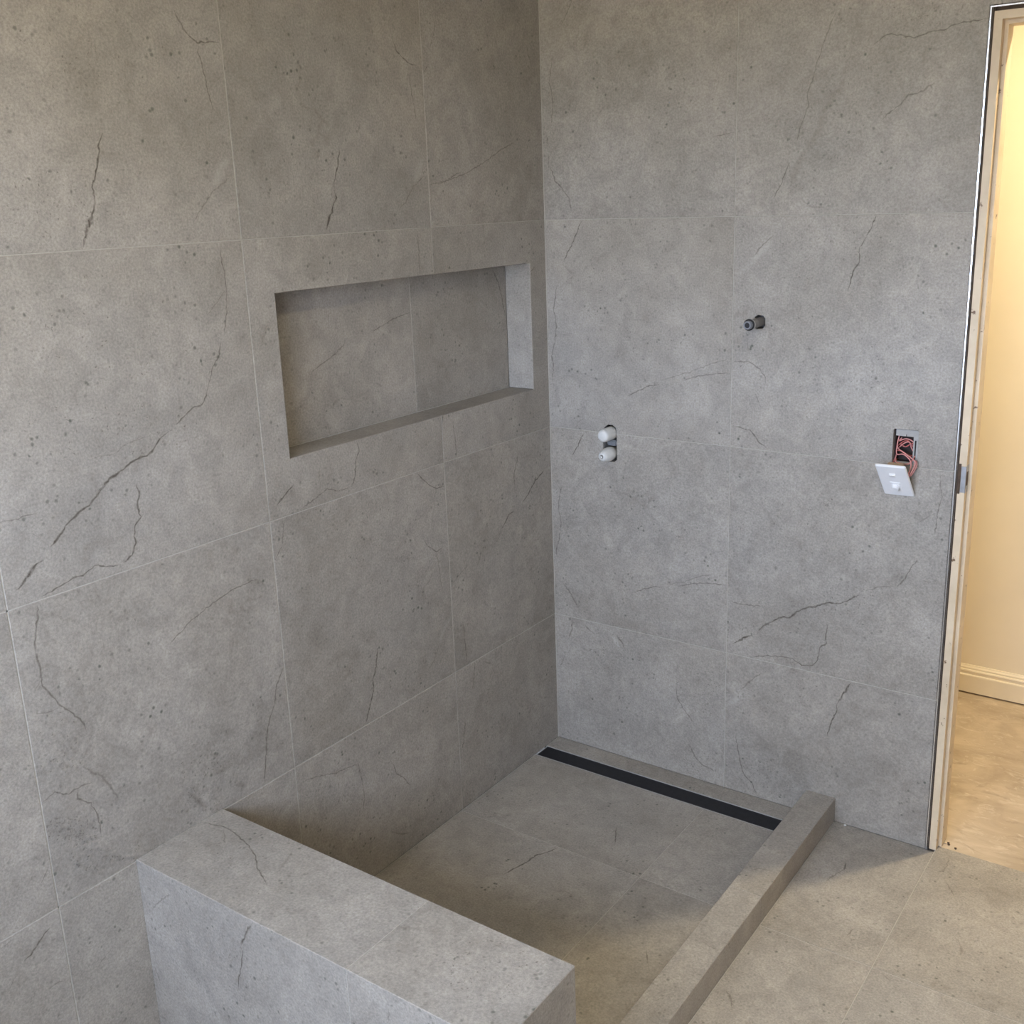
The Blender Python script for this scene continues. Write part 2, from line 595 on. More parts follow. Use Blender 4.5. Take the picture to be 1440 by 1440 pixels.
veins(P_LEFT, 0, 0, 4, [
    (2.6, .85, [(575, 745), (552, 820), (556, 875), (540, 960), (520, 1050), (528, 1110), (535, 1140)]),
    (5.0, .85, [(535, 1140), (520, 1200), (500, 1270), (480, 1330), (462, 1408)]),
    (2.2, .65, [(980, 60), (1005, 120), (1060, 200), (1115, 240), (1165, 235), (1230, 240)]),
    (1.8, .6, [(1115, 245), (1110, 290), (1140, 370), (1160, 480), (1198, 615)]),
    (2.2, .3, [(1290, 1000), (1240, 1040), (1195, 1075), (1150, 1150), (1090, 1250)]),
    (16, -.22, [(1280, 890), (1235, 970), (1200, 1050)])])
veins(P_LEFT, 0, 340, 4, [
    (2.0, .6, [(1240, 30), (1245, 100), (1265, 180), (1275, 270), (1275, 380), (1262, 510)]),
    (2.0, .6, [(1245, 560), (1230, 640), (1195, 710), (1170, 830), (1140, 915), (1080, 935), (985, 1030)]),
    (3.4, .8, [(945, 1065), (905, 1105), (870, 1160), (825, 1205), (770, 1220), (690, 1280), (620, 1330), (565, 1395), (530, 1437)]),
    (1.8, .4, [(1270, 270), (1220, 340), (1165, 410)]),
    (1.8, .3, [(1355, 160), (1290, 190)]),
    (1.6, .3, [(500, 1225), (560, 1205), (640, 1195), (720, 1130), (840, 1090)])])
veins(P_LEFT, 0, 620, 4.8, [
    (3.4, .8, [(700, 300), (640, 385), (605, 435), (560, 455), (520, 495), (455, 560), (420, 620), (385, 655), (345, 718)]),
    (4.2, .9, [(295, 808), (250, 830), (195, 900), (150, 970), (105, 1012)]),
    (2.6, .75, [(920, 290), (940, 360), (930, 430), (940, 490), (955, 512), (915, 570), (905, 640), (915, 690), (895, 770), (830, 825)]),
    (2.2, .65, [(825, 835), (740, 845), (640, 842), (560, 905), (470, 940), (385, 995), (280, 1050)]),
    (3.0, .6, [(255, 1090), (255, 1180), (240, 1310), (235, 1435)]),
    (2.0, .55, [(1728, 931), (1560, 1010), (1390, 1130), (1280, 1225), (1220, 1290), (1145, 1365)]),
    (2.0, .45, [(0, 548), (80, 540), (150, 515), (250, 480)]),
    (2.0, .3, [(190, 620), (260, 650), (290, 690)])])
veins(P_LEFT, 0, 900, 4, [
    (2.6, .55, [(205, 20), (195, 70), (215, 120), (230, 180), (230, 240), (270, 290), (330, 360), (400, 405), (470, 470), (490, 520)]),
    (2.0, .4, [(330, 380), (260, 410), (200, 415)]), (2.0, .4, [(225, 230), (195, 300)]),
    (4.0, .4, [(470, 710), (520, 745), (570, 770), (620, 820), (665, 890)]),
    (2.0, .55, [(245, 910), (310, 855), (385, 870), (440, 830), (520, 800)]),
    (2.2, .55, [(435, 830), (440, 890), (510, 920), (550, 985), (570, 1090)]),
    (2.2, .65, [(280, 1250), (265, 1300), (230, 1370)]),
    (7, .4, [(1085, 880), (1130, 920), (1165, 940)]), (10, -.25, [(1130, 870), (1175, 905)]),
    (10, .18, [(790, 1090), (765, 1160)]),
    (9, .25, [(1180, 640), (1240, 650)]), (9, .25, [(1320, 810), (1390, 820)]), (6, .25, [(1200, 760), (1310, 700)])])
veins(P_LEFT, 0, 720, 3, [
    (2.4, .6, [(1195, 655), (1165, 730), (1160, 800), (1135, 880), (1125, 960), (1115, 1140)])])
veins(P_LEFT, 0, 1180, 6, [
    (2.6, .75, [(425, 740), (380, 790), (330, 870), (280, 945), (205, 1030)]),
    (2.0, .5, [(950, 910), (880, 1000), (820, 1090)]), (1.8, .3, [(1040, 840), (960, 910)]),
    (2.0, .5, [(140, 1150), (75, 1270)]), (2.0, .4, [(590, 1190), (500, 1205), (410, 1270)]), (2.0, .45, [(80, 870), (0, 930)])])
veins(P_LEFT, 380, 900, 4.5, [
    (2.8, .8, [(680, 50), (670, 170), (650, 250), (655, 320), (630, 420), (602, 530)]),
    (2.8, .6, [(1295, 140), (1290, 230), (1280, 310)]), (2.2, .55, [(1235, 500), (1225, 650), (1200, 720)]),
    (2.2, .5, [(545, 790), (480, 810), (420, 840), (360, 850), (300, 865), (220, 890)]),
    (2.2, .5, [(555, 780), (575, 860), (590, 930), (595, 1020), (585, 1090)]),
    (2.2, .55, [(770, 770), (800, 840), (850, 880), (890, 920)]), (3, .4, [(760, 1210), (830, 1230), (890, 1220)]),
    (5, .35, [(1350, 140), (1400, 150)])])
veins(P_LEFT, 0, 0, 1, [(2.2, .5, [(651, 872), (655, 914), (657, 931)]), (3, .6, [(752.6, 375), (746, 383)]),
    (2.2, .5, [(587, 327), (588, 340), (590, 380)])])
veins(P_LEFT, 300, 0, 4, [
    (2.4, .8, [(708, 840), (700, 920), (682, 1010), (680, 1065)]),
    (4.4, .8, [(680, 1065), (690, 1110), (665, 1190), (645, 1250), (632, 1315)]),
    (2.2, .6, [(1005, 225), (1030, 285), (1090, 350), (1140, 370)]), (2.0, .45, [(1095, 400), (1115, 520), (1130, 620), (1138, 670)]),
    (1.8, .4, [(1250, 80), (1240, 180), (1218, 270)]), (2.4, .75, [(1212, 355), (1190, 395), (1172, 430)]),
    (2.0, .5, [(1225, 1035), (1300, 1020), (1350, 990), (1390, 965)]),
    (14, -.2, [(1180, 890), (1150, 970), (1130, 1030)]), (2.0, .4, [(1190, 985), (1125, 1050), (1080, 1140), (1050, 1170)])])
veins(P_LEFT, 590, 0, 4.8, [
    (2.0, .5, [(630, 965), (545, 1015), (490, 1055), (430, 1100), (330, 1160), (250, 1195), (150, 1230), (70, 1245)]),
    (3, .4, [(725, 310), (735, 380), (755, 440)])])
veins(P_LEFT, 360, 340, 3.273, [
    (2.4, .65, [(465, 920), (475, 965), (460, 1000), (455, 1085), (440, 1130)]),
    (2.0, .5, [(430, 1130), (380, 1145), (325, 1140), (270, 1185), (205, 1230)]),
    (3.4, .85, [(175, 1115), (140, 1155), (95, 1215)]), (2.0, .25, [(290, 1030), (295, 1150)]),
    (2.4, .6, [(745, 1070), (790, 1115), (830, 1135), (865, 1125)]), (2.4, .5, [(905, 830), (915, 900), (925, 1000)])])
veins(P_LEFT, 600, 600, 7.2, [
    (3.4, .9, [(1185, 440), (1145, 495), (1095, 550), (1065, 610), (1025, 690), (970, 765)]),
    (2.8, .75, [(890, 855), (830, 885), (805, 950), (755, 1035)]), (2.4, .6, [(925, 250), (915, 340), (885, 465), (890, 630)]),
    (2.2, .45, [(555, 1260), (515, 1420)]), (2, .3, [(1185, 1070), (1130, 1140), (1070, 1150)])])
veins(P_LEFT, 360, 660, 4.8, [
    (2, .45, [(190, 340), (185, 430), (175, 510)]), (2.6, .75, [(175, 515), (150, 570), (130, 610)]),
    (2.2, .55, [(1130, 465), (1150, 510), (1215, 555), (1260, 530)]), (2.4, .35, [(1215, 560), (1240, 680), (1245, 760), (1260, 820)]),
    (9, -.15, [(1315, 990), (1260, 1100), (1220, 1240)]), (2, .3, [(1440, 640), (1380, 700), (1330, 770)]), (3, .3, [(1240, 1170), (1200, 1290), (1165, 1350)])])
veins(P_NICHE, 360, 340, 3.273, [
    (2.0, .5, [(705, 325), (640, 350), (575, 390), (530, 420)]), (2.0, .5, [(410, 465), (365, 515), (320, 550), (260, 595)]),
    (2.8, .6, [(1090, 130), (1115, 190), (1130, 250), (1145, 340)]), (2, .5, [(737, 745), (732, 780)]), (6, .25, [(550, 650), (580, 665)])])
veins(P_BACK, 590, 0, 4.8, [
    (2, .5, [(1025, 0), (1000, 80), (960, 165)]), (2, .5, [(895, 400), (875, 560), (890, 620), (900, 720), (885, 850)]),
    (3.6, .7, [(860, 910), (865, 970)]), (4, .4, [(875, 1050), (870, 1130)]), (2.8, .5, [(885, 1130), (915, 1220), (960, 1270), (1010, 1340), (1025, 1430)])])
veins(P_BACK, 750, 260, 4.8, [
    (2.2, .7, [(325, 245), (300, 300), (270, 380), (235, 450), (205, 520)]),
    (2.6, .55, [(155, 680), (150, 760), (135, 830), (145, 880), (155, 960), (145, 1060), (125, 1150), (135, 1210), (130, 1320)]),
    (1.8, .4, [(1300, 1180), (1200, 1205), (1120, 1240), (1000, 1280), (870, 1320)]),
    (1.8, .5, [(1330, 1270), (1220, 1275), (1110, 1290), (1010, 1320)]), (2.2, .6, [(850, 1350), (770, 1360), (700, 1395), (640, 1425)])])
veins(P_BACK, 1000, 0, 3.6, [
    (2.2, .65, [(1395, 95), (1300, 110), (1235, 125), (1180, 150), (1130, 155), (1030, 190), (970, 180), (915, 170), (870, 185), (820, 230)]),
    (2, .5, [(630, 60), (610, 110), (580, 190), (535, 320), (515, 400), (490, 470), (492, 540), (450, 650), (435, 720)]),
    (2.2, .6, [(395, 820), (370, 890), (335, 970), (315, 1005)]), (2.4, .55, [(1130, 420), (1060, 465), (1000, 480), (950, 535), (890, 580), (865, 610)]),
    (14, .15, [(685, 390), (640, 460), (580, 550), (545, 640), (530, 690), (460, 790), (400, 920)]), (2, .35, [(630, 660), (540, 695)]),
    (2, .4, [(0, 695), (120, 668)]), (6, .22, [(1080, 260), (1075, 330)]), (3, .4, [(1275, 20), (1260, 60)]), (8, .2, [(1080, 30), (1180, 35)])])
veins(P_BACK, 1010, 280, 4, [
    (2.6, .8, [(893, 90), (860, 160), (835, 210)]), (4.6, .85, [(835, 210), (815, 245), (795, 270)]), (2.4, .8, [(795, 270), (797, 340), (760, 410), (730, 515)]),
    (12, -.18, [(300, 240), (210, 330), (110, 430)]), (2.4, .45, [(315, 205), (255, 250), (200, 320)]), (2.2, .3, [(165, 760), (165, 830), (185, 890)]),
    (2.6, .5, [(90, 915), (180, 915), (230, 955), (265, 1000), (260, 1050)]), (2, .4, [(205, 1090), (240, 1170)]),
    (2.2, .55, [(85, 1275), (180, 1300), (225, 1360), (280, 1410)])])
veins(P_BACK, 760, 580, 4.8, [
    (2.2, .75, [(290, 140), (265, 195), (240, 250), (210, 300)]), (2.6, .5, [(140, 490), (120, 640), (140, 740), (125, 860), (105, 930), (115, 980)]),
    (3.2, .5, [(155, 1150), (190, 1200), (225, 1260), (255, 1320)]), (2, .55, [(1250, 1165), (1170, 1155), (1080, 1150), (1000, 1160), (930, 1175)]),
    (1.8, .35, [(1170, 1090), (1060, 1110), (960, 1145), (850, 1160)]), (2.2, .6, [(830, 1175), (760, 1178), (690, 1195), (620, 1220)])])
veins(P_BACK, 1000, 620, 4.235, [
    (2.4, .6, [(1230, 705), (1190, 760), (1150, 830), (1105, 870)]), (2, .45, [(1100, 868), (1000, 870), (920, 895)]),
    (3.6, .75, [(880, 915), (830, 940), (770, 970), (690, 963), (620, 985), (570, 990), (510, 1020), (465, 1052), (420, 1048), (360, 1075), (310, 1105), (280, 1130)]),
    (3.8, .85, [(240, 1160), (190, 1175), (150, 1200), (125, 1210)]),
    (2.6, .65, [(690, 1080), (695, 1110), (680, 1150), (688, 1205), (650, 1225), (635, 1300), (600, 1340), (540, 1335), (490, 1300), (430, 1285), (320, 1280), (250, 1285)]),
    (2.4, .5, [(100, 945), (160, 970), (240, 980), (310, 985)]), (2, .3, [(240, 1070), (270, 1100)]),
    (2.4, .5, [(1370, 200), (1365, 260), (1375, 330), (1350, 430), (1340, 500), (1330, 560)]), (2.6, .3, [(1340, 425), (1270, 465), (1230, 490)]),
    (2.4, .3, [(1240, 835), (1320, 840)]), (2, .4, [(1430, 115), (1410, 160)]), (12, -.15, [(620, 715), (580, 700)])])
veins(P_BACK, 770, 850, 5.143, [
    (2.8, .6, [(180, 95), (175, 180), (155, 250)]), (2.2, .35, [(130, 360), (90, 450)]), (4, .5, [(265, 145), (300, 180), (340, 215)]),
    (3.6, .6, [(500, 225), (545, 285), (560, 330)]), (9, -.35, [(470, 230), (520, 310)]), (2.4, .5, [(930, 590), (940, 680), (980, 750), (1060, 860)]),
    (3.2, .5, [(1020, 1010), (1080, 1120), (1130, 1165), (1220, 1210)])])
veins(P_BACK, 1000, 900, 4.364, [
    (4.2, .85, [(855, 262), (820, 320), (775, 385)]), (2.4, .8, [(775, 385), (768, 440), (735, 510), (710, 590)]),
    (2.4, .6, [(150, 590), (160, 650), (175, 740), (200, 820), (250, 880), (280, 950)]), (3, .4, [(310, 200), (240, 250), (180, 310)]),
    (12, -.2, [(200, 330), (110, 395)])])
veins(P_HTOP, 180, 1120, 4.5, [
    (2.2, .7, [(480, 165), (540, 180), (610, 190), (690, 245), (760, 310), (810, 385), (815, 450), (850, 500), (880, 560)]),
    (2, .35, [(775, 690), (755, 740)]), (4, .22, [(1050, 340), (960, 460)]), (1.8, .35, [(605, 210), (612, 310)]), (5, .25, [(1000, 690), (1020, 740)])])
veins(P_HFRONT, 180, 1120, 4.5, [
    (4.0, .85, [(775, 815), (750, 860), (715, 940)]), (2.2, .8, [(715, 940), (725, 1000), (715, 1080), (700, 1150), (698, 1220)]),
    (4, .4, [(170, 1070), (205, 1180)]), (5, .35, [(190, 1380), (265, 1430)]), (2.4, .4, [(270, 620), (200, 660), (150, 720)])])
veins(P_HFRONT, 440, 1180, 3.79, [(4, .35, [(400, 820), (470, 860)]), (2.5, .4, [(405, 900), (400, 985)])])
veins(P_FLOOR, 620, 1030, 4.8, [
    (3.4, .85, [(800, 775), (730, 805), (640, 830), (600, 860), (560, 885), (490, 920), (430, 955)]),
    (2.8, .7, [(1185, 640), (1178, 700), (1175, 750)]), (2, .45, [(1265, 510), (1258, 545)])])
veins(P_FLOOR, 860, 1100, 4.235, [
    (2.4, .55, [(205, 1000), (215, 1080)]), (4, .5, [(685, 1240), (710, 1290), (722, 1345)]), (3.2, .8, [(1395, 480), (1385, 525)])])
veins(P_FLOOR, 1140, 1140, 4.8, [
    (2.8, .45, [(220, 400), (150, 440), (110, 475)]), (2.4, .35, [(940, 300), (920, 370), (890, 410), (830, 420)]), (2.8, .4, [(910, 480), (950, 540), (975, 580)]),
    (5, .3, [(975, 850), (1020, 920), (1015, 985)]), (2.4, .35, [(150, 960), (230, 985)]), (3, .25, [(480, 1090), (540, 1160)]),
    (4, .4, [(240, 850), (290, 800)])])
specks(P_LEFT, 0, 900, 4, 400, 1070, 150, 90, 90)
specks(P_LEFT, 0, 900, 4, 1200, 700, 220, 130, 70)
specks(P_LEFT, 0, 900, 4, 1120, 900, 120, 80, 40)
specks(P_LEFT, 0, 900, 4, 330, 600, 150, 200, 30)
specks(P_LEFT, 0, 900, 4, 600, 1220, 250, 120, 50)
specks(P_LEFT, 0, 340, 4, 620, 1060, 500, 160, 70)
specks(P_LEFT, 0, 340, 4, 600, 500, 500, 350, 60)
specks(P_LEFT, 0, 0, 4, 500, 300, 450, 250, 50)
specks(P_LEFT, 0, 0, 4, 400, 1150, 380, 200, 60)
specks(P_LEFT, 300, 0, 4, 600, 1060, 350, 180, 40)
specks(P_LEFT, 360, 660, 4.8, 700, 500, 500, 300, 60)
specks(P_LEFT, 380, 900, 4.5, 1370, 250, 60, 150, 35)
specks(P_LEFT, 380, 900, 4.5, 400, 1000, 230, 100, 40)
specks(P_LEFT, 590, 0, 4.8, 250, 180, 230, 160, 40)
specks(P_BACK, 770, 850, 5.143, 1170, 640, 110, 160, 60)
specks(P_BACK, 770, 850, 5.143, 1100, 1150, 130, 90, 40)
specks(P_BACK, 770, 850, 5.143, 420, 330, 250, 140, 50)
specks(P_BACK, 1000, 900, 4.364, 330, 850, 200, 130, 70)
specks(P_BACK, 1000, 900, 4.364, 400, 300, 260, 160, 50)
specks(P_BACK, 1000, 620, 4.235, 800, 930, 260, 110, 70)
specks(P_BACK, 1000, 620, 4.235, 500, 420, 380, 250, 60)
specks(P_BACK, 1010, 280, 4, 700, 320, 400, 160, 50)
specks(P_BACK, 1010, 280, 4, 600, 900, 500, 350, 60)
specks(P_BACK, 1000, 0, 3.6, 1050, 90, 200, 70, 40)
specks(P_BACK, 1000, 0, 3.6, 600, 700, 400, 300, 60)
specks(P_BACK, 750, 260, 4.8, 700, 700, 520, 450, 60)
specks(P_BACK, 760, 580, 4.8, 650, 600, 520, 420, 70)
specks(P_HTOP, 440, 1180, 3.79, 950, 680, 300, 180, 60)
specks(P_HTOP, 180, 1120, 4.5, 700, 450, 400, 200, 40)
specks(P_HFRONT, 180, 1120, 4.5, 600, 1000, 420, 250, 50)
specks(P_FLOOR, 1140, 1140, 4.8, 330, 880, 180, 110, 70, .45)
specks(P_FLOOR, 1140, 1140, 4.8, 640, 860, 160, 140, 50, .45)
specks(P_FLOOR, 860, 1100, 4.235, 720, 1250, 160, 130, 40, .5)
specks(P_CTOP, 860, 1100, 4.235, 290, 1290, 90, 130, 40, .5)
veins(P_CTOP, 860, 1100, 4.235, [
    (2.4, .4, [(820, 525), (880, 512), (960, 528)]), (2.4, .35, [(540, 950), (620, 1000)])])

# ------------------------------------------------------------------ the shell
# left wall with the recess for the niche
nu0, nu1, nv0, nv1 = NU0 - TH - .001, NU1 + TH + .001, NV0 - TH - .001, NV1 + TH + .001
XS = -TH - 0.0005
XO = -0.125
bm = bmesh.new()
bx(bm, XO, XS, ROOM_Y - 0.2, 0.10, -0.05, nv0)
bx(bm, XO, XS, ROOM_Y - 0.2, 0.10, nv1, ROOM_Z)
bx(bm, XO, XS, -nu0, 0.10, nv0, nv1)
bx(bm, XO, XS, ROOM_Y - 0.2, -nu1, nv0, nv1)
bx(bm, XO, -ND - TH - 0.001, -nu1, -nu0, nv0, nv1)
wall_left = struct(finish('wall_left', bm, M_BED))

for ci in range(len(LCOLS) - 1):
    for ri in range(len(ROWS) - 1):
        u0, u1, v0, v1 = LCOLS[ci], LCOLS[ci + 1], ROWS[ri], ROWS[ri + 1]
        if ci == 0 and ri == 2:
            poly = [(u0, v0), (u1, v0), (u1, NV0), (NU0, NV0), (NU0, NV1), (u1, NV1), (u1, v1), (u0, v1)]
        elif ci == 1 and ri == 2:
            poly = [(u0, v0), (u1, v0), (u1, v1), (u0, v1), (u0, NV1), (NU1, NV1), (NU1, NV0), (u0, NV0)]
        else:
            poly = rect(u0, u1, v0, v1)
        g = 0.001 if not (ri == 2 and ci < 2) else 0.0007
        tile(P_LEFT, poly, wall_left, gap=g)
lines = [(LCOLS[0], v, LCOLS[-1], v) for v in ROWS[1:-1]]
for c in LCOLS[1:-1]:
    if abs(c - 0.504) < 1e-6:
        lines += [(c, 0, c, NV0 - 0.002), (c, NV1 + 0.002, c, ROOM_Z)]
    else:
        lines.append((c, 0, c, ROOM_Z))
grout(P_LEFT, lines, wall_left)
# silicone bead in the corner
bm = bmesh.new()
bx(bm, -0.006, 0.0016, -0.0016, 0.006, 0.001, ROOM_Z)
finish('corner_sealant', bm, M_GROUT, wall_left)

niche = empty('shower_niche', (-ND / 2, -(NU0 + NU1) / 2, NV0))
niche.parent = wall_left
niche['label'] = 'long recessed shower niche lined with grey stone look tile'
NJ = 0.4985
tile(P_NICHE, rect(NU0 + .0005, NJ, NV0 + .0005, NV1), niche, 'niche_tile')
tile(P_NICHE, rect(NJ, NU1, NV0 + .0005, NV1), niche, 'niche_tile')
tile(P_LEDGE, rect(-ND, 0, -0.500, -NU0), niche, 'niche_tile', gap=.0007)
tile(P_LEDGE, rect(-ND, 0, -NU1, -0.500), niche, 'niche_tile', gap=.0007)
tile(P_NTOP, rect(-ND, 0, -0.500, -NU0), niche, 'niche_tile', gap=.0007)
tile(P_NTOP, rect(-ND, 0, -NU1, -0.500), niche, 'niche_tile', gap=.0007)
tile(P_NRIGHT, rect(-ND, 0, NV0, NV1), niche, 'niche_tile', gap=.0007)
tile(P_NLEFT, rect(-ND, 0, NV0, NV1), niche, 'niche_tile', gap=.0007)
g = grout(P_NICHE, [(NJ, NV0, NJ, NV1), (NU0, NV0, NU0, NV1), (NU0, NV0, NU1, NV0), (NU1, NV0, NU1, NV1), (NU0, NV1, NU1, NV1)], niche)
g.location = -niche.location
g = grout(P_LEDGE, [(-ND, -0.500, 0, -0.500)], niche)
g.location = -niche.location

# back wall with the doorway, pipe holes and switch recess
YB = TH + 0.0005
WT = 0.095                       # wall depth up to the hall face
MIX = [(.186, .958), (.192, .950), (.222, .950), (.2295, .958), (.2295, 1.040), (.226, 1.052), (.216, 1.058), (.202, 1.058), (.192, 1.050), (.186, 1.036)]
PIPE = [(.6455, 1.358), (.652, 1.3535), (.668, 1.355), (.6745, 1.364), (.6745, 1.380), (.668, 1.3885), (.654, 1.3895), (.646, 1.384)]
SWX0, SWX1, SWZ0, SWZ1 = 1.0150, 1.0755, 1.0365, 1.1255
SWITCH = [(SWX0, SWZ0), (SWX1, SWZ0), (SWX1, SWZ1 - .003), (SWX1 - .003, SWZ1), (SWX0 + .003, SWZ1), (SWX0, SWZ1 - .003)]

parts = [(0.0, DOOR_X0 - 0.002, -0.05, ROOM_Z), (DOOR_X0 - 0.002, DOOR_X1 + 0.06, DOOR_Z + 0.03, ROOM_Z), (DOOR_X1 + 0.03, ROOM_X, -0.05, ROOM_Z)]
parts[1] = (DOOR_X0 - 0.002, DOOR_X1 + 0.03, DOOR_Z + 0.03, ROOM_Z)
parts = clip_rect_minus(parts, (.186, .2295, .950, 1.058))
parts = clip_rect_minus(parts, (.6455, .6745, 1.3535, 1.3895))
parts = clip_rect_minus(parts, (SWX0, SWX1, SWZ0, SWZ1))
bm = bmesh.new()
for x0, x1, z0, z1 in parts:
    bx(bm, x0, x1, YB, WT, z0, z1)
wall_back = struct(finish('wall_back', bm, M_BED))

def slot_poly(u0, u1, v0, v1, notch, side):
    """rectangle with the part of an outline that crosses one edge bitten out"""
    if side == 'bottom':      # notch enters from v0
        pts = [p for p in notch if p[1] > v0]
        pts = sorted(pts, key=lambda p: p[0])
        lefts = [p for p in pts if p[0] < .208]
        rights = [p for p in pts if p[0] >= .208]
        lefts = sorted(lefts, key=lambda p: p[1])
        rights = sorted(rights, key=lambda p: -p[1])
        seq = [(lefts[0][0], v0)] + lefts + rights + [(rights[-1][0], v0)]
        return [(u0, v0)] + seq + [(u1, v0), (u1, v1), (u0, v1)]
    pts = [p for p in notch if p[1] < v1]
    lefts = sorted([p for p in pts if p[0] < .208], key=lambda p: -p[1])
    rights = sorted([p for p in pts if p[0] >= .208], key=lambda p: p[1])
    seq = [(lefts[0][0], v1)] + lefts + rights + [(rights[-1][0], v1)]
    return [(u0, v0), (u1, v0), (u1, v1)] + seq[::-1] + [(u0, v1)]

BC = [0.0, BX1, BX2]
for ci in range(2):
    for ri in range(5):
        u0, u1, v0, v1 = BC[ci], BC[ci + 1], ROWS[ri], ROWS[ri + 1]
        poly, holes = rect(u0, u1, v0, v1), []
        uc = True
        if ci == 0 and ri == 1:
            poly = slot_poly(u0, u1, v0, v1, MIX, 'top'); uc = False
        if ci == 0 and ri == 2:
            poly = slot_poly(u0, u1, v0, v1, MIX, 'bottom'); uc = False
        if ci == 1 and ri == 2:
            holes = [PIPE, SWITCH]
        if ci == 1 and ri == 3:
            poly = [(u0, v0), (u1, v0), (u1, DOOR_Z + .0055), (1.187, DOOR_Z + .0055), (1.187, v1), (u0, v1)]
        if ci == 1 and ri == 4:
            poly = rect(u0, 1.187, v0, v1)
        tile(P_BACK, poly, wall_back, holes=holes, undercut=uc)
for u0, u1 in ((1.187, 1.789), (1.789, 2.0), (2.0, 2.391), (2.391, ROOM_X)):
    for ri in range(5):
        v0, v1 = ROWS[ri], ROWS[ri + 1]
        if u1 <= DOOR_X1 + .01:
            if v1 < DOOR_Z: continue
            v0 = max(v0, DOOR_Z + .0055)
        elif u0 < DOOR_X1 + .05 and v1 < DOOR_Z + .3:
            if v0 < DOOR_Z < v1:
                tile(P_BACK, [(DOOR_X1 + .008, v0), (u1, v0), (u1, v1), (u0, v1), (u0, DOOR_Z + .0055), (DOOR_X1 + .008, DOOR_Z + .0055)], wall_back)
                continue
            u0_ = DOOR_X1 + .008
            tile(P_BACK, rect(u0_, u1, v0, v1), wall_back)
            continue
        tile(P_BACK, rect(u0, u1, v0, v1), wall_back)
lines = [(0, 0.432, BX2, 0.432), (0, 1.034, .186, 1.034), (.2295, 1.034, BX2, 1.034), (0, 1.636, BX2, 1.636), (0, 2.238, ROOM_X, 2.238),
         (BX1, 0, BX1, ROOM_Z), (1.187, DOOR_Z + .008, 1.187, ROOM_Z)]
grout(P_BACK, lines, wall_back)

# the other walls, ceiling (behind and beside the camera)
bm = bmesh.new()
bx(bm, ROOM_X + TH + .0005, ROOM_X + 0.1, ROOM_Y - 0.2, 0.10, -0.05, ROOM_Z)
wall_right = struct(finish('wall_right', bm, M_BED))
P_RIGHT = Plane((ROOM_X, 0, 0), (0, 1, 0), (0, 0, 1), (-1, 0, 0))
for u1, u0 in zip(LCOLS, LCOLS[1:]):
    for v0, v1 in zip(ROWS, ROWS[1:]):
        tile(P_RIGHT, rect(-u0, -u1, v0, v1), wall_right)
grout(P_RIGHT, [(ROOM_Y, v, 0, v) for v in ROWS[1:-1]] + [(-u, 0, -u, ROOM_Z) for u in LCOLS[1:-1]], wall_right)
bm = bmesh.new()
wx0, wx1, wz0, wz1 = WIN
for d in ((XS, wx0, wz0, wz1), (wx1, ROOM_X + TH, wz0, wz1), (XS, ROOM_X + TH, -0.05, wz0), (XS, ROOM_X + TH, wz1, ROOM_Z)):
    bx(bm, d[0], d[1], ROOM_Y - 0.12, ROOM_Y, d[2], d[3])
struct(finish('wall_front', bm, M_PLASTER))
bm = bmesh.new()
bx(bm, XO, ROOM_X + 0.1, ROOM_Y - 0.2, 0.10, ROOM_Z, ROOM_Z + 0.1)
struct(finish('ceiling', bm, M_PLASTER))
win = struct(empty('window_1', ((wx0 + wx1) / 2, ROOM_Y - .09, wz0)))
bm = bmesh.new()
fw, wm = 0.035, (wx0 + wx1) / 2
for d in ((wx0, wx0 + fw, wz0, wz1), (wx1 - fw, wx1, wz0, wz1), (wx0 + fw, wx1 - fw, wz0, wz0 + fw), (wx0 + fw, wx1 - fw, wz1 - fw, wz1), (wm - .02, wm + .02, wz0 + fw, wz1 - fw)):
    bx(bm, d[0], d[1], ROOM_Y - .115, ROOM_Y - .075, d[2], d[3])
finish('window_frame', bm, M_PLATE, win, win.location)
for a, b in ((wx0 + fw, wm - .02), (wm + .02, wx1 - fw)):
    box_obj('pane', (a, b, ROOM_Y - .098, ROOM_Y - .093, wz0 + fw, wz1 - fw), M_GLASS, win)
bm = bmesh.new()
bx(bm, -60, 60, -60, ROOM_Y - 0.3, -0.35, -0.25)
gr = struct(finish('ground_outside', bm, plain('pale_sandy_paving', (0.86, 0.67, 0.43), 0.95, var=0.1, scale=1.5)))

# ------------------------------------------------------------------ floor
bm = bmesh.new()
bx(bm, XO, ROOM_X + 0.1, ROOM_Y - 0.2, DR_Y0 - .004, -0.10, XS)
bx(bm, XO, ROOM_X + 0.1, DR_Y1 + .004, 0.034, -0.10, XS)
bx(bm, CB_X0 + .012, ROOM_X + 0.1, DR_Y0 - .004, DR_Y1 + .004, -0.10, XS)
floor = struct(finish('floor', bm, M_BED))
FX, SY = BX1 + 0.001, -0.510
tile(P_FLOOR, rect(0.0, CB_X0, DR_Y1 + .002, 0), floor, 'floor_tile')
for u0, u1 in ((0.0, FX), (FX, CB_X0)):
    for v0, v1 in ((SY, DR_Y0 - .002), (-1.112, SY), (HW_Y1, -1.112)):
        tile(P_FLOOR, rect(u0, u1, v0, v1), floor, 'floor_tile')
MX = [CB_X1, 1.187, 1.789, 2.391, ROOM_X]
MY = [-0.518, -1.120, -1.722, -2.324, -2.926, ROOM_Y]
